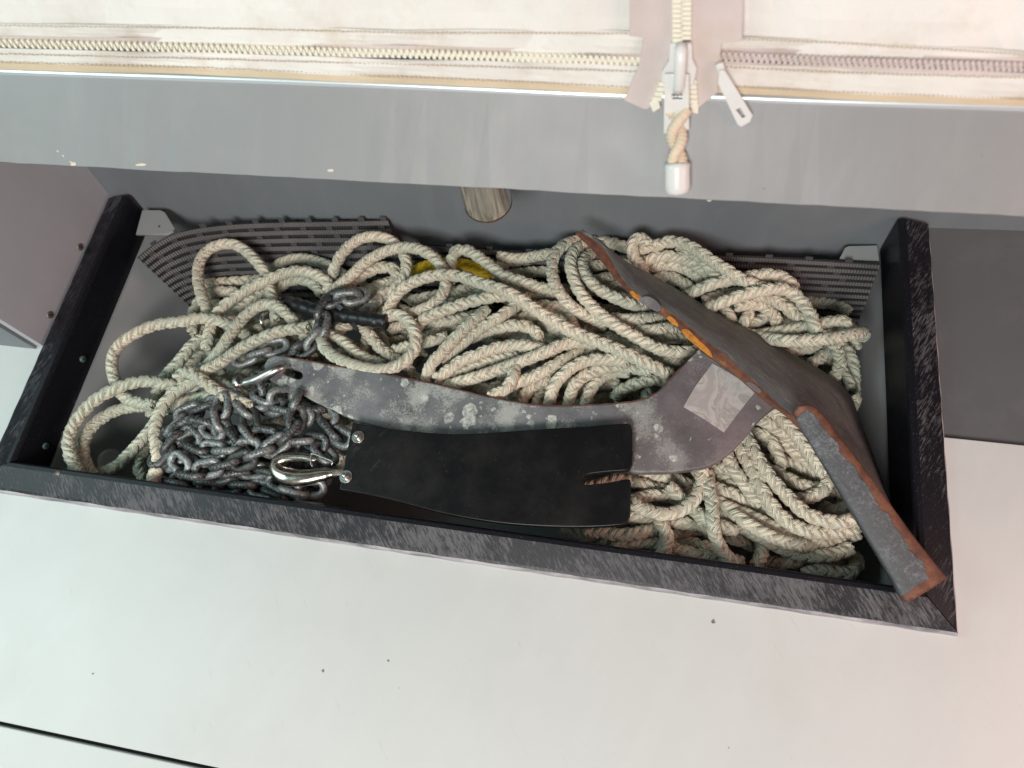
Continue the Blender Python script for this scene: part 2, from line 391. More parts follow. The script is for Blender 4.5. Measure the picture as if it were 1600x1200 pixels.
def m_tape():
    t = NT('black_tape'); n = t.noise(50, 4, .6, dist=.8); t.color((.010, .010, .012)); t.set('Roughness', .38); t.bump(n, .0015, .8); return t.m
TAPE = m_tape()
t = NT('green_oxidised_screw'); t.color(t.mix(t.noise(400), (.06, .13, .11), (.13, .20, .17))); t.set('Metallic', .3); t.set('Roughness', .6); GSCREW = t.m
t = NT('brass_screw'); t.color(t.mix(t.noise(500), (.16, .14, .11), (.26, .22, .17))); t.set('Metallic', .5); t.set('Roughness', .5); BSCREW = t.m
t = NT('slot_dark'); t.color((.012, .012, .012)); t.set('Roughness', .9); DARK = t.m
t = NT('cream_filler'); t.color((.55, .49, .39)); t.set('Roughness', .8); FILLER = t.m
t = NT('amber_stain'); t.color((.30, .22, .12)); t.set('Roughness', .3); AMBER = t.m

# ================================================================== THE SETTING
XL, XR, YF = -.742, .316, .101                     # outer edges of the black trim round the opening
def quad_strip(name, A, B, mats, thick, parent=None, **kw):
    """slab between polylines A and B, thickness downwards along its normal"""
    A, B = np.array(A, float), np.array(B, float); n = len(A)
    nm = np.cross(A[-1] - A[0], B[0] - A[0]); nm = _n(nm)
    V = np.vstack([A, B, A - nm * thick, B - nm * thick]); Fc = []
    for i in range(n - 1):
        Fc += [(i, i + 1, n + i + 1, n + i), (2 * n + i, 3 * n + i, 3 * n + i + 1, 2 * n + i + 1), (i, 2 * n + i, 2 * n + i + 1, i + 1), (n + i, n + i + 1, 3 * n + i + 1, 3 * n + i)]
    Fc += [(0, n, 3 * n, 2 * n), (n - 1, 3 * n - 1, 4 * n - 1, 2 * n - 1)]
    return mesh(name, V, Fc, mats, parent, **kw)
I4 = Matrix.Identity(4)
yseam = at(0, 1131, 0)[1]
o = plate('deck', [(-1.5, yseam + .002), (1.6, yseam + .002), (1.6, .304), (XR - .02, .2985), (XR - .02, YF + .012), (XL + .02, YF + .012), (XL + .02, .2935), (-1.5, .285)], I4, .010, .0012, DECK)
tag(o, 'glossy white painted deck around the black trimmed locker', 'deck', kind='structure')
o = plate('deck_hatch', [(-1.5, -.7), (1.6, -.7), (1.6, yseam - .002), (-1.5, yseam - .002)], I4, .010, .0012, DECK)
tag(o, 'white deck panel below the black seam in the corner', 'deck', kind='structure')
o = box('deck_seam', (-1.5, yseam - .02, -.03), (1.6, yseam + .02, -.0101), DARK); tag(o, 'black sealed gap between two white deck panels', 'seam', kind='structure')
o = quad_strip('shelf', [(.285, .2975, -.007), (1.6, .3035, -.007)], [(.285, .58, -.007), (1.6, .635, -.007)], GREY_D, .01)
tag(o, 'dark grey flat shelf right of the black trim', 'shelf', kind='structure')
# bulkhead behind, left cheek and riser
def wall_y(x): return .524 + (x + .745) * .038
A = [(x, wall_y(x) + z * .12, z) for x, z in ((-.7475, -.19), (1.6, -.19))]; B = [(x, wall_y(x) + z * .12, z) for x, z in ((-.7475, .34), (1.6, .34))]
o = quad_strip('bulkhead', A, B, GREY, .012); tag(o, 'grey painted bulkhead behind the rope locker', 'bulkhead', kind='structure')
o = box('cheek_panel', (-.758, .290, -.012), (-.7477, .60, .40), GREY_C, bevel=.0008); tag(o, 'mauve grey side panel with two screws left of the trim', 'panel', kind='structure')
cheek = o
for px, py in ((125, 386), (78, 492)):
    pl = Plane((-.7477, .4, .1), (0, 1, 0), (1, 0, 0)); p = pl.hit(px, py)
    s = tube('screw', [p + np.array([d, 0, 0]) for d in (-.002, .0006, .0010)], [.0048, .0048, .0040], BSCREW, cheek, 16)
    sl = box('screw_slot', (-.0036, -.0006, 0), (.0036, .0006, .0003), DARK, M=Matrix.Translation(Vector(p) + Vector((.0009, 0, 0))) @ Matrix.Rotation(math.pi / 2, 4, 'Y') @ Matrix.Rotation(.5, 4, 'Z')); sl.parent = s
o = box('riser', (-1.5, .2860, -.010), (-.7585, .30, .40), GREY, bevel=.0006); tag(o, 'blue grey riser at the left end of the deck', 'riser', kind='structure')
# locker well
def wq(name, pts, mat, label):
    o = mesh(name, pts, [(0, 1, 2, 3)], mat); return tag(o, label, 'locker wall', kind='structure')
FL = -.165
o = quad_strip('wall_left', [(-.7085, .09, -.040), (-.7085, .56, -.040)], [(-.655, .09, FL), (-.655, .56, FL)], INNER, .006); tag(o, 'smooth grey inner side of the locker at the left', 'locker wall', kind='structure')
wl = o
o = quad_strip('wall_right', [(.288, .09, -.012), (.288, .58, -.012)], [(.268, .09, FL), (.268, .58, FL)], INNER, .006); tag(o, 'dark grey inner side of the locker at the right', 'locker wall', kind='structure')
o = box('wall_front', (-.72, .122, FL), (.30, .131, -.0102), INNER); tag(o, 'grey inner side of the locker under the front trim', 'locker wall', kind='structure')
o = box('floor', (-.72, .09, FL - .01), (.30, .58, FL - .0005), INNER); tag(o, 'grey locker floor under the rope', 'floor', kind='structure')
# stain on the left wall
wp = Plane((-.7085, .3, -.040), (0, 1, 0), np.cross([0, -1, 0], [-.655 + .7085, 0, FL + .040]))
if wp.n[0] < 0: wp = Plane(wp.o, wp.ux, -wp.n)
def on_plane(name, pl, outline, d, th, mat, parent, bev=.0002):
    return plate(name, [pl.to2(*q) for q in outline], pl.mat(d), th, bev, mat, parent)
on_plane('stain', wp, cr([(188, 486), (195, 492), (202, 503), (212, 512), (205, 512), (196, 504), (188, 492), (188, 486)], 30)[:-1], .0003, .0005, AMBER, wl, .0001)
# coaming
n = 180
def coam(y0, y1, z):
    a, b = at(0, y0, z), at(1600, y1, z); a, b = a - (b - a) * .9, b + (b - a) * .9
    return a, b
a0, b0 = coam(253, 338, .28); a1, b1 = coam(116, 170, .335)
ts = np.linspace(0, 1, n)[:, None]
L0 = a0 + (b0 - a0) * ts; L1 = a1 + (b1 - a1) * ts
L0 = L0 + np.stack([0 * ts[:, 0], rng.normal(0, .00022, n), rng.normal(0, .00028, n)], 1)
Lm = L0 + np.array([0, .0015, -.0025]); L2 = L1 + np.array([0, .30, 0.0]); L3 = L0 + np.array([0, .012, -.0022]); L4 = L3 * [1, 0, 1] + np.array([0, .62, 0])
rows = [L4, L3, Lm, L0, L1, L2]; V = np.vstack(rows); Fc = []
for k in range(5):
    for i in range(n - 1): Fc.append((k * n + i, k * n + i + 1, (k + 1) * n + i + 1, (k + 1) * n + i))
o = mesh('coaming', V, Fc, GREY_L); tag(o, 'pale grey coaming overhanging the back of the locker', 'coaming', kind='structure')
coaming = o
cp = Plane((a0 + b0) / 2, b0 - a0, np.cross(b0 - a0, a1 - a0))
if cp.n[1] > 0: cp = Plane(cp.o, cp.ux, -cp.n)
for w, pts in (('chip', [(112, 255), (116, 253), (120, 256), (117, 259), (111, 258)]), ('chip', [(212, 257), (222, 255), (230, 257), (226, 259), (214, 259)]), ('chip', [(583, 208), (592, 206), (596, 210), (588, 213)]), ('chip', [(512, 265), (520, 264), (521, 268), (513, 268)])):
    on_plane(w, cp, cr(pts + pts[:1], 16)[:-1], .0007, .001, FILLER, coaming, .0003)
sm = cp.hit(0, 152), cp.hit(38, 192), cp.hit(78, 226), cp.hit(114, 256)
tube('seam_filler', cr(np.array(sm) + np.array([0, .0003, -.0001]), 40), .0002 + .0011 * rng.random(40) ** 2, FILLER, coaming, 6)

# ------------------------------------------------------------------ black trim
PROF = [(0, .0004), (.0004, .0060), (.0022, .0088), (.0050, .0102), (.0290, .0168), (.0335, .0168), (.0355, .0150), (.0365, .0120), (.0365, -.046), (.0300, -.046), (.0300, .0004)]
PMAT = [1, 1, 0, 0, 2, 2, 2, 2, 2, 2, 2]
def rail(name, p0, p1, inward, miter0, miter1, mats, label, n=40, end_cut=0):
    """swept trim profile; miter shifts the ends inward along the run"""
    p0, p1, inward = np.array(p0, float), np.array(p1, float), np.array(inward, float); d = _n(p1 - p0); V = []; k = len(PROF)
    for i in range(n):
        t = i / (n - 1)
        for (q, z) in PROF:
            a = p0 + d * (miter0 * q); b = p1 - d * (miter1 * q)
            jit = .00035 * math.sin(i * 1.7 + q * 900) if 0 < i < n - 1 else 0
            V.append(a + (b - a) * t + inward * (q + jit * (q < .004)) + np.array([0, 0, z]))
    Fc, fm = [], []
    for i in range(n - 1):
        for j in range(k): Fc.append((i * k + j, i * k + (j + 1) % k, (i + 1) * k + (j + 1) % k, (i + 1) * k + j)); fm.append(PMAT[j])
    Fc += [tuple(range(k)), tuple(range((n - 1) * k, n * k))[::-1]]; fm += [2, 2]
    o = mesh(name, V, Fc, mats, fm=fm); me = o.data
    return tag(o, label, 'trim', 'black plastic trim strips round the locker opening')
rf = rail('trim_strip', (XL - .004, YF, 0), (XR, YF, 0), (0, 1, 0), 1, 1, [RAIL_SCUFF, RAIL_EDGE, RAIL_DARK], 'scuffed black plastic trim along the front of the locker opening', 80)
rl = rail('trim_strip', (XL - .0005, YF + .0015, 0), (XL - .0035, .517, 0), (1, 0, 0), 1, 0, [RAIL_SCUFF_R, RAIL_DARK, RAIL_DARK], 'smooth black plastic trim with green screws on the left side')
rr = rail('trim_strip', (XR, YF + .0015, 0), (XR - .001, .556, 0), (-1, 0, 0), 1, 0, [RAIL_SCUFF_R, RAIL_EDGE, RAIL_DARK], 'black plastic trim on the right side beside the dark grey shelf')
ip = Plane((XL + .0365, .3, 0), (0, 1, 0), (1, 0, 0))
for px, py in ((130, 561), (72, 697)):
    p = ip.hit(px, py)
    s = tube('screw', [p + np.array([d, 0, 0]) for d in (-.002, .0004, .0009)], [.0044, .0044, .0034], GSCREW, rl, 16)
    for a in (.4, .4 + math.pi / 2):
        q = box('cross_slot', (-.0022, -.0005, 0), (.0022, .0005, .0003), DARK, M=Matrix.Translation(Vector(p) + Vector((.0008, 0, 0))) @ Matrix.Rotation(math.pi / 2, 4, 'Y') @ Matrix.Rotation(a, 4, 'Z')); q.parent = s
p = at(90, 739, .0170); tube('plug', [p - np.array([0, 0, .002]), p + np.array([0, 0, .0004])], [.0032, .0030], BSCREW, rf, 14)

# small grey corner tabs on the bulkhead
o = plate('corner_tab', [(q[0], q[1]) for q in [(at(*w, -.006)[0], at(*w, -.006)[1]) for w in ((212, 366), (222, 328), (250, 328), (257, 331), (261, 337), (274, 360), (262, 366))]], Matrix.Translation((0, 0, -.006)), .004, .0008, TABM)
tag(o, 'small pale grey corner tab beside the left trim end', 'bracket', 'grey tabs in the back corners of the locker')
s_ = at(249, 354, -.0058); tube('rivet', [s_ - np.array([0, 0, .001]), s_ + np.array([0, 0, .0008])], .0012, DARK, o, 8)
o = plate('corner_tab', [(at(*w, -.033)[0], at(*w, -.033)[1]) for w in ((1312, 404), (1317, 394), (1320, 387), (1326, 384), (1371, 383), (1374, 408))], Matrix.Translation((0, 0, -.033)), .004, .0008, TABM)
tag(o, 'small grey corner tab above the right end of the rubber mat', 'bracket', 'grey tabs in the back corners of the locker')

# drain pipe hanging behind the coaming
c0 = at(763, 318, .115); R = .0262
P = [c0 + np.array([0, 0, z]) for z in (.13, .06, .02, .004, .0005, 0)]
t_ = m_steel('stained_stainless_pipe', (.78, .75, .72), .10, .12)
o = thing('drain_pipe', c0 + np.array([0, 0, .13]), 'stained stainless pipe end poking down under the coaming', 'pipe')
t_.node_tree.nodes['Principled BSDF'].inputs['Metallic'].default_value = .92
for l in list(t_.node_tree.nodes['Principled BSDF'].inputs['Metallic'].links): t_.node_tree.links.remove(l)
tube('pipe_wall', P, [R, R, R, R, R * .985, R * .93], t_, o, 40, caps=False)
tube('rusty_lip', [c0 + np.array([0, 0, z]) for z in (-.0006, .0012, .0030)], [R * .97, R * 1.012, R * 1.003], RUST_B, o, 40, caps=False)
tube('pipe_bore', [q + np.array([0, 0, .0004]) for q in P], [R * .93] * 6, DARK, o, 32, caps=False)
# drain plug on the locker side
p = wp.hit(168, 722); d = wp.n
o = thing('drain_plug', p, 'white round plastic drain plug low in the left corner', 'plug')
tube('plug_body', [p - d * .004, p + d * .008, p + d * .0095, p + d * .0100], [.0175, .0175, .0160, .012], WHITE, o, 32)
tube('plug_flange', [p - d * .003, p + d * .001], [.021, .0205], DARK, o, 32)

# ------------------------------------------------------------------ canvas above the coaming
kp = Plane((a1 + b1) / 2 + np.array([0, .004, .004]), b1 - a1, (0, -1, .22))
if kp.n[1] > 0: kp = Plane(kp.o, kp.ux, -kp.n)
def cv(px, py, d=0): return kp.hit(px, py) + kp.n * d
canvas = thing('canvas_curtain', cv(800, 130), 'white canvas curtain with zippers above the coaming', 'curtain')
def sheet(name, x0, x1, top, bot, d, th, mat, nx=40, ny=6, wob=.0012, part=True, parent=None):
    V, Fc = [], []
    bt = np.array(bot, float); tp = np.array(top, float)
    for j in range(ny + 1):
        for i in range(nx + 1):
            x = x0 + (x1 - x0) * i / nx; yb = np.interp(x, bt[:, 0], bt[:, 1]); yt = np.interp(x, tp[:, 0], tp[:, 1])
            y = yt + (yb - yt) * j / ny
            w = wob * (math.sin(x * .013 + j * .5) + .6 * math.sin(x * .031 + 1.3 + j * .9) + .5 * math.sin(y * .06 + x * .004))
            V.append(cv(x, y, d + w))
    nb = len(V); V += [v - kp.n * th for v in V]; s = nx + 1
    for j in range(ny):
        for i in range(nx):
            q = (j * s + i, j * s + i + 1, (j + 1) * s + i + 1, (j + 1) * s + i); Fc.append(q); Fc.append(tuple(nb + k for k in q[::-1]))
    ring = [i for i in range(s)] + [j * s + nx for j in range(1, ny + 1)] + [ny * s + i for i in range(nx - 1, -1, -1)] + [j * s for j in range(ny - 1, 0, -1)]
    for a, b in zip(ring, ring[1:] + ring[:1]): Fc.append((a, b, nb + b, nb + a))
    o = mesh(name, V, Fc, mat, None, smooth=False); return adopt(o, parent or canvas)
TOP = [(-900, -330), (2600, -330)]
sL = [(-900, 18), (-300, 28), (0, 34), (320, 38), (640, 45), (1030, 46)]; sR = [(1090, 52), (1140, 54), (1300, 60), (1600, 78), (1900, 95), (2600, 135)]
zL = [(-900, 36), (-300, 60), (0, 72), (320, 80), (640, 88), (1030, 100)]; zR = [(1090, 90), (1140, 92), (1300, 100), (1600, 108), (1900, 120), (2600, 148)]
hL = [(-900, 68), (-300, 92), (0, 104), (320, 113), (640, 127), (1030, 145)]; hR = [(1090, 139), (1140, 141), (1300, 150), (1600, 160), (1900, 172), (2600, 198)]
def sh(l, dy): return [(x, y + dy) for x, y in l]
sheet('canvas_panel', -900, 1030, TOP, sh(zL, 0), 0, .0015, CANVAS, wob=.0018)
sheet('canvas_panel', 1095, 2600, TOP, sh(zR, 0), 0, .0015, CANVAS, wob=.0018)
for side, (s_, z_, h_, x0, x1) in enumerate(((sL, zL, hL, -900, 1014), (sR, zR, hR, 1112, 2600))):
    sheet('seam_band', x0, x1, sh(s_, 0), sh(z_, -20), .0022, .0012, HEM, ny=3)
    sheet('zipper_flap', x0, x1, sh(z_, -1), sh(z_, 4), .0042, .0012, TAPEZ if side else HEM, ny=2)
    sheet('hem', x0, x1, sh(z_, 3), sh(h_, -10), .0030, .0016, HEM, ny=3)
    sheet('binding', x0, x1, sh(h_, -10), sh(h_, 0), .0038, .0022, BRAID, ny=2, wob=.0006)
    for l, dy, dd in ((s_, 2, .0036), (z_, 7, .0048), (h_, -12, .0042)):     # stitching
        la = np.array(l, float); V, Fc = [], []
        for x in np.arange(max(x0, -60), min(x1, 1660), 7.0):
            a, b = (cv(x, np.interp(x, la[:, 0], la[:, 1]) + dy + random.uniform(-.6, .6), dd), cv(x + 5, np.interp(x + 5, la[:, 0], la[:, 1]) + dy + random.uniform(-.6, .6), dd))
            w = kp.uy * .0006; k = len(V); V += [a - w, a + w, b + w, b - w, (a + b) / 2 + kp.n * .0009]
            Fc += [(k, k + 1, k + 4), (k + 1, k + 2, k + 4), (k + 2, k + 3, k + 4), (k + 3, k, k + 4)]
        tag(adopt(mesh('stitching', V, Fc, THREAD), canvas), kind='stuff')
    la = np.array(z_, float); V, Fc = [], []                              # horizontal zipper teeth
    for i, x in enumerate(np.arange(max(x0, -60), min(x1, 1660) - 6, 4.6)):
        y = np.interp(x, la[:, 0], la[:, 1]) - 9 + (2.2 if i % 2 else -2.2)
        c_ = cv(x, y, .0035); ax, ay, az = kp.ux * .0013, kp.uy * .0022, kp.n * .0014; k = len(V)
        V += [c_ + sx * ax + sy * ay + sz * az for sx in (-1, 1) for sy in (-1, 1) for sz in (-1, 1)]
        Fc += [tuple(k + j for j in q) for q in ((0, 1, 3, 2), (4, 6, 7, 5), (0, 4, 5, 1), (2, 3, 7, 6), (0, 2, 6, 4), (1, 5, 7, 3))]
    tag(adopt(mesh('zipper_teeth', V, Fc, TEETH if side == 0 else TAPEZ), canvas), kind='stuff')
    sheet('zipper_tape', x0, x1, sh(z_, -20), sh(z_, 0), .0012, .001, TAPEZ, ny=2)
# bright metal edge along the top of the coaming
la = [(-900, 72), (-300, 97), (0, 110), (320, 121), (640, 133), (975, 148), (1110, 150), (1300, 157), (1600, 166), (1900, 178), (2600, 204)]
P = cr([cv(x, y, .001) for x, y in la], 60)
o = tube('edge_strip', P, .0032, ALU, None, 12); tag(o, 'thin bright metal strip along the top edge of the coaming', 'edge strip')

# upright zipper with its slider
zp = thing('zipper', cv(1060, 60, .006), 'upright cream zipper with white slider between the canvas panels', 'zipper')
def kplate(name, pts, d, th, mat, parent, bev=.0004, holes=()):
    return plate(name, [kp.to2(*q) for q in pts], kp.mat(d), th, bev, mat, parent, [[kp.to2(*q) for q in h] for h in holes])
kplate('zipper_tape', [(985, -300), (1056, -300), (1056, 60), (1048, 100), (1040, 132), (1012, 164), (976, 148), (1000, 92), (1006, 50), (985, 48)], .0072, .0012, TAPEZ, zp)
kplate('zipper_tape', [(1076, -300), (1166, -300), (1160, 55), (1128, 60), (1123, 96), (1122, 136), (1086, 164), (1078, 130), (1080, 60)], .0072, .0012, TAPEZ, zp)
V, Fc = [], []
def tooth(px, py, d, hx, hy):
    c_ = cv(px, py, d); k = len(V); ax, ay, az = kp.ux * hx, kp.uy * hy, kp.n * .0016
    V.extend([c_ + sx * ax + sy * ay + sz * az for sx in (-1, 1) for sy in (-1, 1) for sz in (-1, 1)])
    Fc.extend([tuple(k + j for j in q) for q in ((0, 1, 3, 2), (4, 6, 7, 5), (0, 4, 5, 1), (2, 3, 7, 6), (0, 2, 6, 4), (1, 5, 7, 3))])
for i in range(44):
    y = 50 - i * 7.6; tooth(1060, y, .0092, .0034, .0013); tooth(1073, y - 3.8, .0092, .0034, .0013)
for i in range(6): tooth(1041 - i * 3.2, 112 + i * 7.6, .0085, .0032, .0016); tooth(1082 + i * .5, 116 + i * 7.6, .0085, .0032, .0016)
tag(adopt(mesh('zipper_teeth', V, Fc, TEETH), zp), kind='stuff')
kplate('end_stop', [(1016, 148), (1028, 143), (1034, 155), (1022, 163)], .0105, .004, TEETH, zp)
kplate('end_stop', [(1080, 150), (1092, 150), (1092, 165), (1080, 163)], .0105, .004, TEETH, zp)
sl = kplate('slider', [(1049, 54), (1082, 54), (1083, 78), (1090, 92), (1086, 118), (1072, 124), (1048, 124), (1034, 112), (1036, 98), (1047, 80)], .0125, .005, WHITE, zp, .0012)
b = tube('slider_bridge', [cv(1066, 56, .0125), cv(1066, 60, .017), cv(1065, 80, .019), cv(1063, 110, .019), cv(1061, 124, .015)], .0042, WHITE, None, 10); adopt(b, zp)
kplate('puller', [(1041, 94), (1078, 94), (1079, 180), (1066, 180), (1064, 168), (1053, 168), (1050, 186), (1039, 186)], .0185, .0022, WHITE, zp, .0007, [[(1052, 124), (1068, 124), (1068, 133), (1053, 133)]])
cord = thing('pull_cord', cv(1058, 180, .02), 'tan cord with white end cap hanging from the zipper slider', 'cord')
def hang(px, py, d=.0105): return cp.hit(px, py) + cp.n * d          # lies against the coaming face
ax_ = cr([hang(1059, 172, .015), hang(1058, 184, .013), hang(1057, 205, .0115), hang(1058, 235, .0110), hang(1058, 266, .0115)], 60)
for s in (0, math.pi):
    an = np.linspace(0, 7.5, 60) + s; rr_ = np.interp(np.arange(60), [0, 12, 59], [.0058, .0038, .0034])
    tube('cord_strand', ax_ + rr_[:, None] * (np.cos(an)[:, None] * cp.ux + np.sin(an)[:, None] * cp.n), .0041 + .0003 * np.sin(np.arange(60) * 1.9), CORD, cord, 10)
P = [hang(1058, y, .0115) for y in (252, 256, 262, 290, 298, 302)]; tube('end_cap', P, [.0082, .0096, .0093, .0095, .0084, .004], WHITE, cord, 24)
zq = thing('zipper_pull', cv(1130, 95, .008), 'loose tilted metal zipper pull right of the slider', 'zipper pull')
kplate('pull_tab', [(1124, 92), (1133, 92), (1176, 162), (1172, 172), (1158, 180), (1152, 176), (1122, 112)], .0150, .0022, WHITE, zq, .0007, [[(1150, 153), (1156, 150), (1165, 164), (1160, 167)]])
kplate('pull_clasp', [(1118, 88), (1130, 84), (1134, 96), (1124, 104)], .0120, .004, WHITE, zq, .001)

# ================================================================== RUBBER MATS
def mat_sheet(label, top, bot, nr, cross_px, zt, zb):
    """ribbed strip matting leaning on the bulkhead: ribs run from end to end, short webs tie them"""
    T, Bt = cr(top, 60), cr(bot, 60)
    T3 = at_many(np.c_[T, np.interp(np.linspace(0, 1, 60), *zt)]); B3 = at_many(np.c_[Bt, np.interp(np.linspace(0, 1, 60), *zb)])
    root = thing('rubber_mat', B3[30], label, 'mat')
    nrm = np.cross(np.gradient(T3, axis=0), B3 - T3); nrm /= np.linalg.norm(nrm, axis=1)[:, None]
    if nrm[30][1] > 0: nrm = -nrm
    acr = (B3 - T3) / nr; V2, F2 = [], []
    for k in range(nr):
        c = T3 + (B3 - T3) * ((k + .5) / nr); w = acr * .33; h = nrm * .0028
        sag = nrm * (.0008 * np.sin(np.linspace(0, 9, 60) + k))[:, None]; c = c + sag
        V = np.vstack([c - w, c - w * .8 + h, c + w * .8 + h, c + w]); n = 60; Fc = []
        for j in range(3):
            for i in range(n - 1): Fc.append((j * n + i, j * n + i + 1, (j + 1) * n + i + 1, (j + 1) * n + i))
        Fc += [(3 * n + i, 3 * n + i + 1, i + 1, i) for i in range(n - 1)] + [(0, n, 2 * n, 3 * n), (n - 1, 4 * n - 1, 3 * n - 1, 2 * n - 1)]
        s = np.r_[0, np.cumsum(np.linalg.norm(np.diff(c, axis=0), axis=1))]
        adopt(mesh('rib', V, Fc, RUBBER, uv=np.tile(np.c_[s, s * 0], (4, 1))), root)
    step = cross_px
    for i in range(3, 58, step):
        for k in range(-1, nr):
            j = min(58, i + (k % 3))
            c = T3[j] + (B3[j] - T3[j]) * ((k + 1.0) / nr); d = _n(T3[j + 1] - T3[j]) * .0042; w = acr[j] * .32; h = nrm[j] * .0016
            q = len(V2); V2 += [c - d - w, c + d - w, c + d + w, c - d + w, c - d - w + h, c + d - w + h, c + d + w + h, c - d + w + h]
            F2 += [tuple(q + m for m in f) for f in ((4, 5, 6, 7), (0, 1, 5, 4), (1, 2, 6, 5), (2, 3, 7, 6), (3, 0, 4, 7), (3, 2, 1, 0))]
    tag(adopt(mesh('web', V2, F2, RUBBER_W), root), kind='stuff')
    bk = T3 - nrm * .001 + acr * .05, B3 - nrm * .001
    V = np.vstack(bk); adopt(mesh('backing', V, [(i, i + 1, 61 + i, 60 + i) for i in range(59)], DARK), root)
    return root
mat_sheet('dark grey ribbed rubber mat curling up in the left back corner', [(214, 402), (236, 384), (275, 363), (340, 351), (420, 346), (520, 344), (606, 342)], [(304, 486), (312, 482), (330, 478), (380, 476), (450, 478), (540, 478), (650, 480)], 11, 6, ([0, .12, .3, 1], [.004, .0, -.012, -.018]), ([0, .2, 1], [-.055, -.075, -.088]))
mat_sheet('dark grey ribbed rubber mat under the right corner tab', [(640, 380), (760, 388), (900, 396), (1020, 397), (1130, 398), (1250, 403), (1376, 411)], [(640, 500), (760, 504), (900, 508), (1020, 508), (1130, 508), (1240, 510), (1338, 512)], 11, 5, ([0, 1], [-.032, -.026]), ([0, 1], [-.115, -.10]))

# ================================================================== ANCHOR
def ray_plane(pts_z):                                # plane through three photo points at known heights, normal up
    a, b, c = (at(*q) for q in pts_z); n_ = np.cross(b - a, c - a)
    return Plane(a, b - a, n_ if n_[2] > 0 else -n_)
sp_ = ray_plane([(420, 580, .004), (1120, 620, .016), (800, 690, .006)])
anchor = thing('anchor', sp_.hit(1000, 690) - sp_.n * .012, 'big rusty galvanised anchor lying across the rope', 'anchor')
top = [(412, 571), (417, 561), (428, 555), (446, 557), (520, 571), (600, 584), (680, 600), (760, 619), (820, 630), (860, 634), (910, 633), (960, 630), (1000, 625), (1025, 614), (1045, 595), (1068, 570), (1092, 545)]
low = [(1215, 632), (1188, 655), (1160, 688), (1135, 712), (1110, 727), (1080, 734), (1030, 738), (960, 736), (880, 726), (800, 708), (730, 692), (680, 684), (620, 674), (560, 657), (510, 637), (470, 616), (440, 605), (421, 594)]
outl = np.vstack([cr(top, 60), cr(low, 60)])
slot = cr([(441, 577), (446, 571), (456, 574), (468, 579), (473, 588), (466, 592), (451, 587), (443, 583), (441, 577)], 28)[:-1]
o = plate('shank', [sp_.to2(*q) for q in outl], sp_.mat(0), .014, .0018, SHANK, anchor, [[sp_.to2(*q) for q in slot]])
o['label'] = 'shank blotched with white oxide'
# rusted top edge of the shank: a thin flaking crust along the upper rim
Ps = [sp_.hit(x, y) - sp_.n * .0022 for x, y in cr(top[3:-1], 70)]
tube('rusty_rim', Ps, .0008 + .0013 * rng.random(70), RUST_B, anchor, 7)
lab = plate('worn_label', [sp_.to2(*q) for q in cr([(1068, 636), (1085, 606), (1113, 568)], 6).tolist() + cr([(1113, 568), (1148, 588), (1182, 610)], 6).tolist()[1:] + cr([(1182, 610), (1155, 644), (1131, 676)], 6).tolist()[1:] + cr([(1131, 676), (1100, 655), (1068, 636)], 6).tolist()[1:-1]], sp_.mat(.0008), .0010, .0002, LABEL, anchor)
lab['label'] = 'worn pale rectangular label on the shank'
# fluke blade: rusty edge band, dark face falling away to the ridge
I_ = cr([(899, 365), (912, 378), (925, 390), (950, 422), (970, 445), (987, 462), (1002, 472), (1025, 487), (1050, 505), (1075, 530), (1097, 547), (1112, 560), (1140, 580), (1175, 610), (1200, 632), (1227, 650), (1275, 700), (1330, 775)], 70)
O_ = cr([(908, 362), (930, 377), (947, 394), (963, 420), (980, 446), (1003, 464), (1035, 480), (1070, 505), (1100, 530), (1125, 548), (1150, 570), (1172, 590), (1196, 612), (1222, 636), (1290, 690), (1380, 790)], 70)
F_ = cr([(912, 362), (935, 375), (957, 392), (982, 410), (1015, 427), (1050, 447), (1105, 479), (1140, 499), (1180, 519), (1215, 539), (1250, 559), (1285, 579), (1312, 598), (1328, 616), (1338, 640), (1348, 668), (1362, 704), (1382, 760), (1396, 795)], 70)
tt = np.linspace(0, 1, 70)
zI = np.interp(tt, [0, .25, .7, 1], [.030, .036, .040, .034]); zF = np.interp(tt, [0, .1, .35, .8, 1], [.028, .010, -.030, -.034, -.014])
I3, O3, F3 = at_many(np.c_[I_, zI - .003]), at_many(np.c_[O_, zI]), at_many(np.c_[F_, zF])
rows = [I3, I3 * .5 + O3 * .5 + np.array([0, 0, .0012]), O3]
for a in (.25, .5, .75): rows.append(O3 * (1 - a) + F3 * a + np.array([0, 0, .005 * math.sin(a * math.pi)]))
rows.append(F3)
nf = np.cross(F3 - O3, np.gradient(O3, axis=0)); nf /= np.linalg.norm(nf, axis=1)[:, None]
nf *= np.sign(nf[:, 2])[:, None]; und = nf * (.012 * np.clip(tt * 5, .12, 1))[:, None]
rows += [F3 - und, I3 * .6 + F3 * .4 - und]
n = 70; V = np.vstack(rows); Fc, fm = [], []; k = len(rows)
for j in range(k):
    for i in range(n - 1): Fc.append((j * n + i, j * n + i + 1, ((j + 1) % k) * n + i + 1, ((j + 1) % k) * n + i)); fm.append(1 if j < 2 else 0)
Fc += [tuple(j * n for j in range(k)), tuple(j * n + n - 1 for j in range(k))[::-1]]; fm += [1, 0]
o = mesh('fluke_blade', V, Fc, [FLUKE, RUST], fm=fm, smooth=False); adopt(o, anchor); o['label'] = 'dark fluke blade with rusty orange edge'
for p in o.data.polygons: p.use_smooth = fm[p.index] == 0
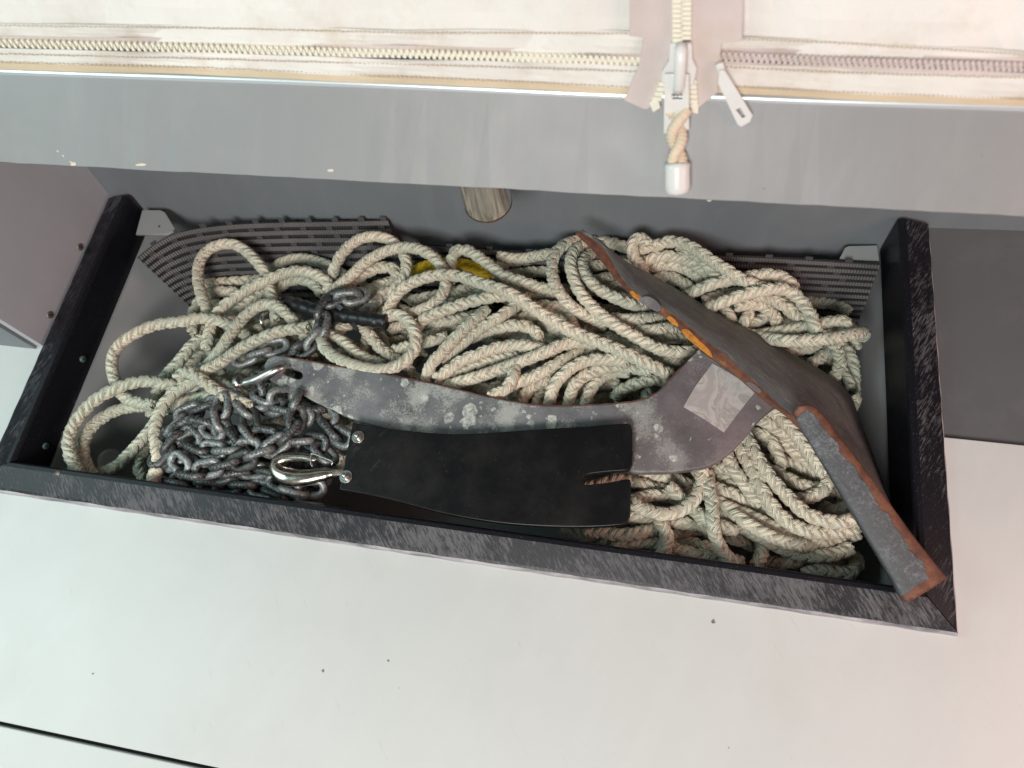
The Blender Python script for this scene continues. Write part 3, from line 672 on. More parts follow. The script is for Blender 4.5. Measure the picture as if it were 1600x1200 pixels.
# grey bare patches on the rusty edge
for m_, pts in ((SHANK, [(997, 466), (1012, 463), (1026, 470), (1034, 482), (1026, 487), (1010, 478), (1000, 472)]), (SHANK, [(1163, 596), (1176, 598), (1190, 610), (1184, 614), (1170, 604)]), (RUST_O, [(1064, 516), (1073, 514), (1088, 527), (1102, 540), (1112, 552), (1112, 559), (1098, 549), (1084, 538), (1070, 525)]), (RUST_O, [(1040, 496), (1048, 494), (1058, 503), (1060, 511), (1050, 506)]), (RUST_O, [(984, 456), (990, 455), (999, 464), (998, 470), (988, 463)])):
    pp = np.array(pts, float).mean(0); i = int(np.argmin(np.linalg.norm((I_ + O_) / 2 - pp, axis=1)))
    pl = Plane((I3[i] + O3[i]) / 2, I3[i + 1] - I3[i - 1], np.cross(I3[i + 1] - I3[i - 1], O3[i] - I3[i]))
    if pl.n[2] < 0: pl = Plane(pl.o, pl.ux, -pl.n)
    plate('zinc_patch' if m_ is SHANK else 'rust_flake', [pl.to2(*q) for q in cr(pts + pts[:1], 30)[:-1]], pl.mat(.0019), .003, .0009, m_, anchor)
# lower blade, below the shank, mostly buried in rope
lo_ = slice(28, 70); F4, u4 = F3[lo_], und[lo_]; n = 42
G3 = at_many(np.c_[I_ + np.array([10, 40]), np.full(70, -.110)])[lo_]
V = np.vstack([F4 - u4, G3, G3 - np.array([0, 0, .012]), F4 - u4 * 2]); Fc = []
for j in range(4):
    for i in range(n - 1): Fc.append((j * n + i, j * n + i + 1, ((j + 1) % 4) * n + i + 1, ((j + 1) % 4) * n + i))
adopt(mesh('lower_blade', V, Fc, FLUKE), anchor)
# heel flange lying over the blade and resting on the trim corner
Lf = cr([(1238, 650), (1240, 641), (1246, 658), (1270, 698), (1310, 763), (1350, 829), (1390, 896), (1412, 934)], 50)
Lf = cr([(1237, 645), (1250, 667), (1270, 698), (1310, 763), (1350, 829), (1390, 896), (1410, 932), (1420, 941)], 50)
Rf = cr([(1248, 634), (1268, 633), (1284, 646), (1312, 682), (1350, 731), (1390, 785), (1430, 840), (1465, 884), (1481, 903)], 50)
zL_ = np.interp(np.linspace(0, 1, 50), [0, 1], [.052, .036]); zR_ = np.interp(np.linspace(0, 1, 50), [0, 1], [.060, .042])
A3, B3 = at_many(np.c_[Lf, zL_]), at_many(np.c_[Rf, zR_]); nb = np.cross(B3 - A3, np.gradient(A3, axis=0)); nb /= np.linalg.norm(nb, axis=1)[:, None]; nb *= np.sign(nb[:, 2])[:, None]
us = [0, .03, .2, .4, .6, .8, .95, 1]; rows, uvs = [], []
for u in us:
    rows.append(A3 * (1 - u) + B3 * u + nb * (.0012 * math.sin(min(1, max(0, u)) * math.pi) - (.0012 if u in (0, 1) else 0))); uvs.append(np.c_[np.full(50, u), np.linspace(0, 1, 50)])
rows += [B3 - nb * .012, A3 - nb * .012]; uvs += [np.c_[np.full(50, 1.0), np.linspace(0, 1, 50)], np.c_[np.full(50, .0), np.linspace(0, 1, 50)]]
n = 50; k = len(rows); Fc, fm = [], []
for j in range(k):
    for i in range(n - 1): Fc.append((j * n + i, j * n + i + 1, ((j + 1) % k) * n + i + 1, ((j + 1) % k) * n + i)); fm.append(1 if j == len(us) - 1 else 0)
Fc += [tuple(j * n for j in range(k)), tuple(j * n + n - 1 for j in range(k))[::-1]]; fm += [1, 1]
o = mesh('heel_flange', np.vstack(rows), Fc, [FLANGE, RUST], fm=fm, uv=np.vstack(uvs)); adopt(o, anchor); o['label'] = 'grey heel flange with rusty rim over the trim corner'
for p in o.data.polygons: p.use_smooth = len(p.vertices) == 4 and fm[p.index] == 0

# stainless shackle through the slot
shk = thing('shackle', at(405, 590, .0), 'polished steel shackle through the slot of the anchor shank', 'shackle')
bow = cr([at(452, 581, -.020), at(450, 578, -.002), at(443, 574, .012), at(432, 578, .016), at(416, 586, .014), at(400, 594, .010), at(384, 599, .004)], 40)
tube('bow', bow, np.interp(np.linspace(0, 1, 40), [0, .5, .9, 1], [.0056, .0058, .0060, .0066]), STEEL, shk, 14)
tube('bow_eye', [at(371, 594, .008), at(372, 595, .009), at(374, 600, -.003), at(376, 604, -.013), at(376, 604, -.014)], [.004, .0072, .0078, .0072, .004], STEEL, shk, 18)
tube('pin', cr([at(376, 604, -.010), at(400, 612, -.016), at(430, 612, -.022)], 10), .0050, STEEL, shk, 12)

# ================================================================== BLACK PLATE WITH HOOK
bp = ray_plane([(560, 680, .018), (960, 700, .026), (760, 800, .020)])
hookp = thing('hook_plate', bp.hit(760, 740) - bp.n * .01, 'black plastic plate with two bolts and a steel hook beside the anchor', 'hook plate')
po = [(551, 660)] + cr([(551, 660), (600, 668), (650, 674), (705, 678), (760, 676), (830, 671), (900, 667), (950, 663), (980, 661)], 30).tolist()[1:] + [(986, 664), (988, 672), (988, 726), (985, 733), (980, 735)] + cr([(980, 735), (950, 737), (925, 740), (913, 743), (909, 750), (914, 757), (930, 756), (955, 753), (978, 748)], 24).tolist()[1:] + [(984, 749), (986, 755), (985, 805), (981, 815), (972, 820)] + cr([(972, 820), (930, 823), (870, 823), (800, 819), (740, 811), (680, 799), (620, 783), (570, 772), (530, 765)], 36).tolist()[1:]
plate('plate', [bp.to2(*q) for q in po], bp.mat(0), .009, .0012, BLACK, hookp)
pin_b = []
for px, py in ((560, 683), (541, 745)):
    c0 = bp.hit(px, py); mm = bp.mat(0)
    def ring(r, h, k=24, a0=0.0): return [tuple(bp.to2(px, py)[i] + r * (math.cos, math.sin)[i](2 * math.pi * j / k + a0) for i in (0, 1)) for j in range(k)]
    b = thing_b = plate('bolt', ring(.0072, 0), bp.mat(.0014), .0016, .0004, STEEL, hookp)
    nn_ = plate('nut', ring(.0048, 0, 6, .3), bp.mat(.0048), .0036, .0005, STEEL); nn_.parent = b
    st = tube('stud', [c0 + bp.n * d for d in (.004, .0078, .0085)], [.0024, .0024, .0018], STEEL, None, 12); st.parent = b
hz = -.0045                                                    # hook lies in the plane of the plate
def hp(px, py, d=hz): return bp.hit(px, py) + bp.n * d
hk = cr([hp(548, 737), hp(528, 737), hp(512, 738), hp(495, 741), hp(478, 744), hp(458, 745), hp(440, 741), hp(429, 732), hp(428, 722), hp(438, 715), hp(452, 713), hp(468, 713), hp(484, 715), hp(492, 716)], 70)
rad = np.interp(np.linspace(0, 1, 70), [0, .16, .2, .28, .38, .5, .58, .66, .8, .95, 1], [.0046, .0048, .0074, .0082, .0096, .0108, .0092, .0066, .0052, .0046, .0030])
hb = tube('hook', hk, rad, STEEL_H, hookp, 18, flat=.72)
g = tube('gate', cr([hp(520, 728, .004), hp(522, 723, .005), hp(508, 717, .005), hp(492, 711, .005), hp(489, 713, .005), hp(489, 727, .005), hp(491, 730, .004)], 40), .0009, STEEL, None, 8); g.parent = hb
for px in (918, 930):
    tube('pin', [bp.hit(px, 812) - bp.n * .006, bp.hit(px, 812) - bp.n * .045], .0028, STEEL, hookp, 12)
tube('under_roller', [bp.hit(560, 745) - bp.n * .022, bp.hit(900, 780) - bp.n * .03], .010, RAIL_DARK, hookp, 12)

# ================================================================== ROPE
RR = .0083                                              # rope radius
# every run of rope that can be followed in the pile: (height in mm, photo points)
RUNS = [
 # left loops
 (-14, [(333,512),(327,492),(315,460),(309,432),(312,407),(326,389),(347,381),(367,382),(387,394),(402,410),(415,427),(422,450),(427,475),(432,500)]),
 (-12, [(322,545),(330,512),(340,490),(352,477),(372,462),(397,447),(430,432),(455,424),(478,424),(500,432),(515,445),(526,462)]),
 (-6, [(300,605),(317,580),(342,550),(362,520),(382,495),(402,480),(422,475),(437,482),(452,495),(467,512),(480,532),(492,560)]),
 (-10, [(390,528),(365,512),(340,501),(312,497),(285,502),(255,505),(230,512),(205,525),(185,541),(176,560),(176,580),(181,600),(190,617),(207,627),(224,631),(250,634)]),
 (-2, [(310,604),(285,602),(260,600),(230,595),(200,600),(175,610),(150,625),(130,645),(115,667),(107,690),(110,715),(118,732),(132,752)]),
 (-22, [(268,640),(245,635),(215,635),(187,640),(165,650),(146,665),(133,685),(130,705),(135,725),(143,739),(155,752)]),
 (-34, [(140,748),(155,739),(180,730),(197,714),(215,695),(233,674),(248,652),(262,630)]),
 (2, [(236,766),(240,745),(247,725),(246,700),(243,675),(248,650),(262,625),(282,607),(305,595),(325,580)]),
 (8, [(277,592),(292,581),(310,590),(327,602),(350,617),(375,627),(402,640)]),
 (-4, [(310,572),(330,590),(352,602),(378,616),(402,628)]),
 (-14, [(262,640),(280,632),(300,625),(325,620),(350,625),(372,640)]),
 (-1, [(292,602),(320,580),(347,565),(372,547),(400,532),(430,520),(455,515),(480,512)]),
 (-26, [(238,640),(246,612),(260,587),(280,565),(300,540),(320,528),(345,520)]),
 (-36, [(236,650),(250,620),(268,600),(290,575),(312,556),(330,545)]),
 (-18, [(336,505),(330,520),(327,535),(332,552),(345,566)]),
 (-40, [(300,520),(304,482),(325,461),(350,455),(372,458),(395,466)]),
 (-42, [(348,520),(362,495),(380,475),(400,462),(425,455)]),
 (-34, [(425,470),(432,455),(450,440),(475,437),(495,449),(505,466)]),
 (-38, [(420,432),(432,417),(450,407),(475,404),(500,409),(520,417),(537,430),(545,450)]),
 (-44, [(238,690),(222,712),(218,735),(230,760)]),
 (-40, [(330,610),(360,590),(390,585),(420,590)]), (-45, [(380,560),(410,548),(440,545),(470,548)]),
 (-30, [(395,520),(418,508),(445,500),(470,495)]),
 # eye of the splice
 (4, [(590,505),(612,492),(632,497),(645,512),(651,535),(641,556),(621,571),(592,577),(560,572),(532,562),(512,549),(500,532),(492,515)]),
 (-10, [(490,505),(510,521),(535,533),(555,551),(577,563),(600,570)]),
 (-20, [(560,500),(575,520),(590,540),(610,557),(630,570),(650,592),(662,602)]),
 (-26, [(578,515),(572,535),(570,560)]), (-32, [(592,520),(602,545),(598,568)]),
 (-16, [(520,530),(530,515),(548,505)]), (-24, [(575,492),(600,485),(622,492)]),
 # middle loops against the mat
 (-10, [(512,455),(517,440),(522,420),(532,400),(550,381),(570,371),(595,370),(615,378),(629,392),(636,412),(633,432),(618,450),(600,462)]),
 (-4, [(516,462),(530,447),(550,430),(570,410),(595,395),(620,387),(645,387),(667,395),(685,410),(695,430),(697,447),(687,467),(670,480),(645,490),(620,500)]),
 (-22, [(530,455),(545,444),(560,435),(580,422),(605,417),(620,425),(617,440),(602,456),(587,473),(572,488)]),
 (-36, [(530,475),(545,465),(570,455),(597,444),(625,436)]),
 (-8, [(703,442),(704,418),(706,402),(713,392),(727,390),(747,400),(770,417),(790,432),(812,438),(832,446),(856,453),(885,460)]),
 (8, [(600,500),(609,482),(617,465),(635,447),(660,435),(687,429),(715,431),(740,439),(760,446),(785,454),(812,468),(840,487),(870,505),(900,520),(930,532),(962,545),(995,560),(1025,575),(1050,588),(1072,604)]),
 (0, [(645,530),(650,514),(661,500),(682,490),(710,480),(740,471),(770,465),(797,463),(822,470)]),
 (2, [(664,600),(667,585),(673,570),(690,552),(710,530),(730,510),(750,493),(768,480)]),
 (-6, [(690,560),(712,545),(730,530),(750,513),(775,498),(800,482),(815,472)]),
 (-14, [(615,548),(640,541),(670,533),(697,526)]),
 (-10, [(712,538),(737,527),(762,517),(792,510),(820,510),(837,519),(843,535),(838,548)]),
 (-4, [(680,592),(700,580),(720,565),(737,559),(765,548),(795,541),(820,540),(850,546),(875,550)]),
 (-12, [(688,597),(703,590),(725,578),(755,566),(785,558),(815,555),(845,552)]),
 (-2, [(672,606),(700,601),(730,593),(760,584),(795,572),(825,562),(855,550),(885,538),(912,536),(940,540)]),
 (-6, [(790,603),(808,597),(835,588),(860,575),(885,561),(910,551),(935,547)]),
 (4, [(765,619),(787,610),(798,597),(803,582),(805,570)]),
 (-2, [(858,640),(860,625),(865,605),(880,586),(900,571),(925,563),(955,563),(980,566)]),
 (-8, [(888,638),(891,622),(896,605),(910,590),(935,578),(962,572),(992,575),(1015,580)]),
 (-14, [(915,636),(918,620),(926,604),(942,588),(965,581),(990,583)]),
 (-16, [(815,630),(822,615),(837,601),(862,590)]), (-18, [(838,634),(843,617),(852,603),(872,593)]),
 (-24, [(795,612),(815,620),(840,628)]), (-26, [(738,606),(765,607),(790,600)]),
 (-30, [(660,485),(690,478),(720,470),(760,456),(800,455),(850,462)]), (-34, [(640,470),(680,462),(730,452),(790,450),(840,455)]),
 (-28, [(665,505),(700,502),(735,495),(765,490)]), (-32, [(670,520),(700,515),(730,500),(755,492)]),
 (-24, [(800,500),(830,495),(860,490),(888,500),(900,520)]), (-20, [(820,480),(850,478),(880,482),(893,495),(890,520),(885,540)]),
 (-30, [(840,500),(870,515),(900,535),(930,545)]), (-34, [(860,520),(890,528),(905,540)]),
 (-26, [(800,470),(830,462),(860,460),(890,465)]),
 (-38, [(755,420),(790,412),(820,406),(850,404),(880,402)]), (-40, [(770,432),(810,428),(845,425),(880,430)]),
 (-44, [(790,420),(830,418),(860,415)]), (-36, [(780,400),(810,404),(840,400),(870,395)]),
 # three loops by the fluke tip
 (-8, [(930,378),(907,375),(886,380),(871,391),(863,408),(863,430),(872,452),(887,472),(907,488),(932,501),(955,512)]),
 (0, [(945,388),(916,382),(899,392),(892,412),(897,435),(907,457),(922,475),(940,492),(965,510),(990,525),(1015,540),(1040,549),(1065,551),(1090,548),(1110,540)]),
 (-2, [(955,400),(935,395),(918,400),(911,417),(920,435),(935,450),(955,462),(977,472),(1000,480),(1022,483),(1045,483)]),
 (-20, [(925,378),(940,377),(962,381),(985,390),(1005,402)]),
 (-2, [(1006,425),(998,412),(990,400),(987,383),(995,371),(1008,376),(1016,388)]),
 (-18, [(905,420),(930,415),(955,412),(985,410)]), (-22, [(895,455),(925,440),(955,432),(990,432)]),
 (-14, [(930,500),(960,498),(987,500),(1015,497),(1042,500),(1065,505)]),
 (-12, [(960,512),(985,513),(1012,516),(1045,512),(1070,517)]),
 (-24, [(930,450),(960,447),(990,452),(1020,462)]), (-28, [(1000,535),(1025,530),(1055,528),(1080,532)]),
 (-22, [(1020,560),(1045,565),(1075,560),(1095,550)]), (-30, [(950,525),(985,538),(1010,552),(1035,560)]),
 (-24, [(958,622),(975,607),(1000,597),(1025,592),(1045,597)]), (-34, [(952,585),(962,602),(975,620)]), (-36, [(995,580),(1010,600),(1012,625)]),
 # right of the fluke
 (-6, [(990,392),(1005,388),(1022,385),(1045,378),(1070,382),(1095,395),(1120,412),(1145,427),(1165,440),(1186,446),(1200,455)]),
 (-14, [(1060,388),(1080,393),(1096,403),(1110,419),(1122,433),(1130,450)]),
 (-16, [(995,418),(1006,409),(1025,401),(1050,400),(1075,407),(1095,420),(1111,433),(1120,448)]),
 (-22, [(1005,428),(1016,421),(1040,415),(1065,419),(1086,430),(1102,444)]),
 (-30, [(1020,440),(1040,432),(1060,438),(1080,450)]),
 (-8, [(1050,474),(1072,461),(1095,450),(1120,442),(1150,437),(1180,432),(1205,430),(1226,436),(1240,447),(1246,462)]),
 (-2, [(1080,492),(1105,480),(1135,470),(1165,460),(1195,454),(1220,452),(1240,460),(1255,475),(1265,492),(1272,508),(1275,522)]),
 (-12, [(1180,462),(1200,465),(1220,475),(1237,487),(1252,501),(1260,515)]),
 (-24, [(1150,478),(1175,475),(1195,480),(1210,493),(1217,511),(1219,528)]),
 (-34, [(1130,478),(1138,490),(1144,505)]), (-32, [(1164,470),(1168,482),(1167,496),(1159,508)]),
 (-38, [(1100,470),(1130,460),(1160,458),(1190,462)]), (-42, [(1160,512),(1180,502),(1200,494)]),
 (-10, [(1165,526),(1195,521),(1225,517),(1260,512),(1290,506),(1312,502),(1322,506),(1318,520),(1305,540)]),
 (-2, [(1160,520),(1190,526),(1220,532),(1250,533),(1280,531),(1310,527),(1332,522),(1346,520,-6),(1353,521,-24),(1353,523,-48),(1340,528,-70)]),
 (-46, [(1266,570),(1287,556),(1302,541)]), (-44, [(1302,538),(1311,556),(1311,575),(1300,592),(1285,605)]),
 (-50, [(1225,548),(1255,545),(1280,540)]),
 # below the shank, right
 (-26, [(1152,655),(1162,677),(1172,695),(1185,720),(1200,742),(1217,762),(1237,782),(1257,800),(1280,810),(1305,815),(1330,812),(1352,800)]),
 (-30, [(1140,668),(1150,690),(1162,715),(1177,740),(1190,765),(1207,790),(1225,810),(1250,825),(1280,831),(1310,830),(1336,824),(1356,810)]),
 (-32, [(1125,682),(1135,705),(1145,730),(1160,750),(1173,768),(1190,785)]),
 (-40, [(1090,752),(1107,760),(1130,767),(1155,777),(1180,790),(1205,805),(1235,818),(1265,822)]),
 (-36, [(1100,772),(1120,782),(1145,795),(1170,805),(1195,817),(1220,830),(1245,841),(1275,847),(1305,843),(1338,834)]),
 (-36, [(1108,800),(1127,807),(1152,820),(1180,835),(1205,848),(1230,859),(1255,866),(1285,867),(1315,862),(1338,850)]),
 (-22, [(1105,740),(1107,760),(1112,782),(1113,806),(1116,830),(1123,850),(1136,869),(1150,884)]),
 (-24, [(1092,715),(1096,737),(1095,757),(1085,778),(1065,795),(1040,802),(1017,798),(998,790),(980,780)]),
 (-40, [(965,745),(987,751),(1007,757),(1035,765),(1060,768),(1085,775)]),
 (-34, [(970,790),(990,782),(1010,775),(1035,774),(1060,780),(1080,790)]),
 (-44, [(1000,738),(1017,742),(1045,745),(1065,752),(1085,762)]),
 (-40, [(965,806),(985,811),(1005,817),(1025,818)]),
 (-36, [(915,830),(937,831),(960,835),(985,835),(1010,830),(1035,826)]),
 (-30, [(1022,800),(1032,815),(1040,832),(1041,850),(1035,866),(1028,880)]),
 (-42, [(1030,838),(1050,833),(1070,828),(1092,826),(1110,832)]),
 (-42, [(1045,800),(1062,807),(1085,815),(1107,826),(1125,835)]),
 (-52, [(1030,850),(1055,848),(1080,850),(1105,856),(1130,868)]),
 (-48, [(1110,828),(1127,837),(1150,842),(1172,850),(1195,862)]),
 (-38, [(1190,835),(1191,850),(1190,866),(1181,884)]),
 (-60, [(1180,878),(1202,877),(1226,880),(1248,874),(1268,862)]),
 (-62, [(1255,896),(1272,892),(1295,889),(1318,895),(1335,888),(1339,872),(1328,864)]),
 (-68, [(1290,895),(1302,882),(1314,870)]),
 (-42, [(1228,784),(1247,781),(1270,775),(1287,765),(1293,750),(1288,738)]),
 (-48, [(1190,728),(1212,738),(1235,750),(1260,760),(1282,763),(1300,768)]),
 (-50, [(1204,680),(1210,697),(1217,713),(1222,732)]),
 (-40, [(1160,645),(1180,652),(1200,662),(1222,676),(1242,690),(1258,704),(1278,728)]),
 (-34, [(1185,628),(1202,640),(1220,653),(1236,671),(1252,690),(1268,713),(1285,738)]),
 (-52, [(1155,675),(1177,677),(1200,681),(1225,692),(1246,708),(1268,725)]),
 (-46, [(1085,742),(1105,735),(1127,731),(1150,735)]),
 (-58, [(1205,712),(1230,722),(1256,735),(1284,746)]),
 (-58, [(1120,745),(1140,752),(1150,770)]), (-62, [(1285,790),(1305,798),(1325,790)]), (-66, [(1300,740),(1315,765),(1318,790)]),
 (-50, [(940,845),(970,852),(1000,858),(1035,862)]), (-56, [(880,825),(910,835),(945,842)]),
 (-38, [(900,765),(930,760),(960,752),(985,752)]),
 (-34, [(1045,760),(1075,790),(1110,815),(1150,830)]), (-36, [(1130,790),(1165,815),(1200,835),(1240,850),(1280,855)]), (-40, [(960,800),(1000,808),(1050,815),(1090,820)]), (-44, [(960,850),(1010,848),(1060,860),(1110,872),(1160,878)]), (-40, [(1180,760),(1210,800),(1245,812)]),
 # seen between the chain links
 (-40, [(395,668),(426,662),(455,657),(480,655)]), (-42, [(400,690),(430,682),(455,680)]), (-44, [(480,690),(510,702),(535,718)]), (-40, [(500,640),(530,655),(560,668)]), (-46, [(430,640),(450,650),(470,640)]),
]
def poly_mask(pts, poly):
    x, y = pts[:, 0], pts[:, 1]; ins = np.zeros(len(pts), bool); p = np.array(poly, float)
    for (x1, y1), (x2, y2) in zip(p, np.roll(p, -1, 0)):
        c = (y1 > y) != (y2 > y); ins ^= c & (x < (x2 - x1) * (y - y1) / (y2 - y1 + 1e-12) + x1)
    return ins
STEP = .0075
runs3 = []
for z, pts in RUNS:
    p3 = cr(np.array([(q[0], q[1], (q[2] if len(q) > 2 else z) * .001) for q in pts]), 200)
    lift = np.zeros(200); e = np.linspace(0, 1, 200)                       # both ends dive under their neighbours
    dip = .020 * (np.clip(1 - e * 9, 0, 1) ** 2 + np.clip(1 - (1 - e) * 9, 0, 1) ** 2)
    p3[:, 2] -= dip
    w = at_many(p3); m = max(6, int(length(w) / STEP)); runs3.append(resample(p3, m))
# lower, mostly hidden layers of the coil
frng = np.random.default_rng(21)
for k in range(74):
    x0 = frng.uniform(330, 1290); y0 = 440 + (x0 - 330) * .06 + frng.uniform(0, 300)
    y0 = min(y0, 742 + (x0 - 330) * .148 - 30)
    L = frng.uniform(140, 300); a = frng.normal(.12, .35); z = frng.uniform(-.082, -.044); b = frng.uniform(-60, 60)
    q = np.array([(x0 + math.cos(a) * L * s, y0 + math.sin(a) * L * s + b * (1 - (2 * s) ** 2), z + .006 * math.sin(5 * s + k)) for s in np.linspace(-.5, .5, 7)])
    q[:, 0] = np.clip(q[:, 0], 310, 1335); q[:, 1] = np.clip(q[:, 1], 425 + (q[:, 0] - 330) * .05, 745 + (q[:, 0] - 330) * .148)
    c = cr(q, 120); w = at_many(c); runs3.append(resample(c, max(6, int(length(w) / STEP))))
# let crossing runs settle over one another
sid = np.concatenate([np.full(len(r), i) for i, r in enumerate(runs3)]); PZ = np.vstack(runs3); base = PZ[:, 2].copy()
order = np.array([RUNS[i][0] if i < len(RUNS) else -90 for i in range(len(runs3))])[sid]
cap = np.full(len(PZ), .05)
cap[poly_mask(PZ[:, :2], np.vstack([outl]))] = -.022
cap[poly_mask(PZ[:, :2], po)] = -.014
cap[poly_mask(PZ[:, :2], np.vstack([Lf, Rf[::-1]]))] = .012
fl_m = poly_mask(PZ[:, :2], np.vstack([I_, F_[::-1]])); cap[fl_m] = -.040
zmax_front = .014
for it in range(26):
    W = at_many(PZ); kd = kdtree.KDTree(len(W))
    for i, w in enumerate(W): kd.insert(w, i)
    kd.balance(); dz = np.zeros(len(W)); cnt = np.zeros(len(W))
    for i, w in enumerate(W):
        for (_, j, d) in kd.find_range(w, RR * 1.75):
            if j <= i or sid[i] == sid[j]: continue
            push = (RR * 1.75 - d) * .30
            up = i if (PZ[i, 2] + order[i] * .0006 > PZ[j, 2] + order[j] * .0006) else j; dn = j if up == i else i
            dz[up] += push * .45; dz[dn] -= push * .55; cnt[up] += 1; cnt[dn] += 1
    PZ[:, 2] += np.clip(dz, -.004, .004); PZ[:, 2] += (base - PZ[:, 2]) * .02
    PZ[:, 2] = np.clip(PZ[:, 2], FL + .012, cap)
    i0 = 0
    for r in runs3:                                                       # keep each run smooth
        s = slice(i0, i0 + len(r)); zz = PZ[s, 2]; zp_ = np.r_[zz[0], zz, zz[-1]]
        PZ[s, 2] = .5 * zz + .25 * (zp_[:-2] + zp_[2:]); i0 += len(r)
i0 = 0; paths = []
for r in runs3: paths.append(at_many(PZ[i0:i0 + len(r)])); i0 += len(r)

def plait(name, P, r, mat, parent, pitch=1.95, sides=6, seg=12, twist=None):
    """eight-strand plaited rope along P: two pairs turn one way, two the other, over and under"""
    L = pitch * 2 * r; n = max(8, int(length(P) / (L / seg)))
    P = cr(P[::2] if len(P) > 12 else P, n)
    P = P + np.cumsum(rng.normal(0, .00012, P.shape), 0) * 0 + .0005 * np.sin(np.arange(n)[:, None] * .07 + rng.uniform(0, 6, 3))
    T, N, B = frames(P); s = np.r_[0, np.cumsum(np.linalg.norm(np.diff(P, axis=0), axis=1))]
    tw = rng.uniform(0, 6.28) + s * rng.uniform(-7, 7); c_, s_ = np.cos(tw)[:, None], np.sin(tw)[:, None]; N, B = N * c_ + B * s_, B * c_ - N * s_
    w = 2 * math.pi / L; s = s + rng.uniform(0, L); VV, FF, UV = [], [], []; off = 0
    ps = np.linspace(0, 2 * np.pi, sides, endpoint=False)
    for sg in (1, -1):
        for ph in (0, math.pi):
            for pr in (-1, 1):
                sh_ = s + pr * L * .082; th = ph + sg * w * sh_; rad = r * (.52 + sg * .11 * np.cos(2 * w * sh_))
                er = N * np.cos(th)[:, None] + B * np.sin(th)[:, None]; C = P + er * rad[:, None]
                Ts = np.gradient(C, axis=0); Ts /= np.linalg.norm(Ts, axis=1)[:, None]
                et = np.cross(Ts, er); et /= np.linalg.norm(et, axis=1)[:, None]; e2 = np.cross(et, Ts)
                V = C[:, None] + e2[:, None] * (np.cos(ps)[None, :, None] * r * .37) + et[:, None] * (np.sin(ps)[None, :, None] * r * .43)
                VV.append(V.reshape(-1, 3)); UV.append(np.stack(np.broadcast_arrays(s[:, None] * 1.0 + 0 * ps[None], (ps / 6.2832)[None] + 0 * s[:, None]), -1).reshape(-1, 2) + np.array([pr * .013, 0]))
                i, k = np.meshgrid(np.arange(n - 1), np.arange(sides), indexing='ij'); k2 = (k + 1) % sides
                FF.append(np.stack([i * sides + k, i * sides + k2, (i + 1) * sides + k2, (i + 1) * sides + k], -1).reshape(-1, 4) + off); off += n * sides
    V, Fq, U2 = np.vstack(VV), np.vstack(FF), np.vstack(UV)
    me = bpy.data.meshes.new(name); me.vertices.add(len(V)); me.vertices.foreach_set('co', V.astype(np.float32).ravel())
    me.loops.add(len(Fq) * 4); me.loops.foreach_set('vertex_index', Fq.astype(np.int32).ravel())
    me.polygons.add(len(Fq)); me.polygons.foreach_set('loop_start', np.arange(0, len(Fq) * 4, 4, dtype=np.int32))
    me.update(calc_edges=True); me.polygons.foreach_set('use_smooth', np.ones(len(Fq), bool))
    l = me.uv_layers.new(name='uv'); l.data.foreach_set('uv', U2[Fq.ravel()].astype(np.float32).ravel())
    me.materials.append(mat); o = bpy.data.objects.new(name, me); link_obj(o)
    return adopt(o, parent) if parent is not None else o
rope = thing('anchor_rope', at(800, 600, -.10), 'heap of weathered cream plaited anchor rope filling the locker', 'rope')
for P in paths: plait('rope_loop', P, RR, ROPE, rope)
V, Fc = [], []
for P in paths[:len(RUNS)]:
    T_ = np.gradient(P, axis=0)
    for _ in range(int(length(P) * 75)):
        i = int(rng.integers(1, len(P) - 1)); t0 = _n(T_[i]); e = rng.normal(0, 1, 3); e = e - e.dot(t0) * t0; e = _n(e); f2 = np.cross(t0, e)
        p0 = P[i] + e * RR * .93; l_ = rng.uniform(.002, .006); bend = f2 * rng.normal(0, .5) + t0 * rng.normal(0, 1.2)
        p1 = p0 + (e * .5 + bend * .5) * l_ * .6; p2 = p1 + (e * .15 + bend) * l_ * .55; w_ = np.cross(e, bend); w_ = _n(w_ + 1e-6) * .00013; k = len(V)
        V += [p0 - w_, p0 + w_, p1 + w_, p1 - w_, p2]; Fc += [(k, k + 1, k + 2, k + 3), (k + 3, k + 2, k + 4)]
tag(adopt(mesh('stray_fibres', V, Fc, ROPE), rope), kind='stuff')
# taped splice
sp3 = cr([at(452, 474, -.020), at(470, 478, -.010), at(500, 488, -.006), (at(545, 495, -.002)), at(580, 500, .004), at(604, 503, .006)], 60)
wr = tube('tape_wrap', sp3, .0088 + .0006 * np.sin(np.arange(60) * 1.1) + .0004 * rng.random(60), TAPE, rope, 16); wr['label'] = 'black tape wrapped round the splice'
for a, b in (((566, 480, .004), (590, 478, .006)), ((548, 508, .002), (556, 518, -.006)), ((520, 478, .006), (532, 486, .006))):
    w = at(*a), at(*b); d = np.array([.004, .004, .003]); mesh_ = mesh('tape_tail', [w[0], w[1], w[1] + d, w[0] + d, w[0] + [0, 0, .0006], w[1] + [0, 0, .0006], w[1] + d + [0, 0, .0006], w[0] + d + [0, 0, .0006]], [(0, 1, 2, 3), (4, 7, 6, 5), (0, 4, 5, 1), (1, 5, 6, 2), (2, 6, 7, 3), (3, 7, 4, 0)], TAPE); adopt(mesh_, rope)
yr = thing('yellow_line', at(700, 415, -.06), 'bright yellow rope peeking out behind the cream rope loops', 'rope')
plait('rope_loop', cr(at_many([(622, 446, -.050), (640, 430, -.040), (662, 417, -.036), (690, 411, -.034), (715, 411, -.034), (738, 416, -.036), (757, 427, -.042), (770, 440, -.055)]), 60), .0088, YELLOW, yr, seg=12)

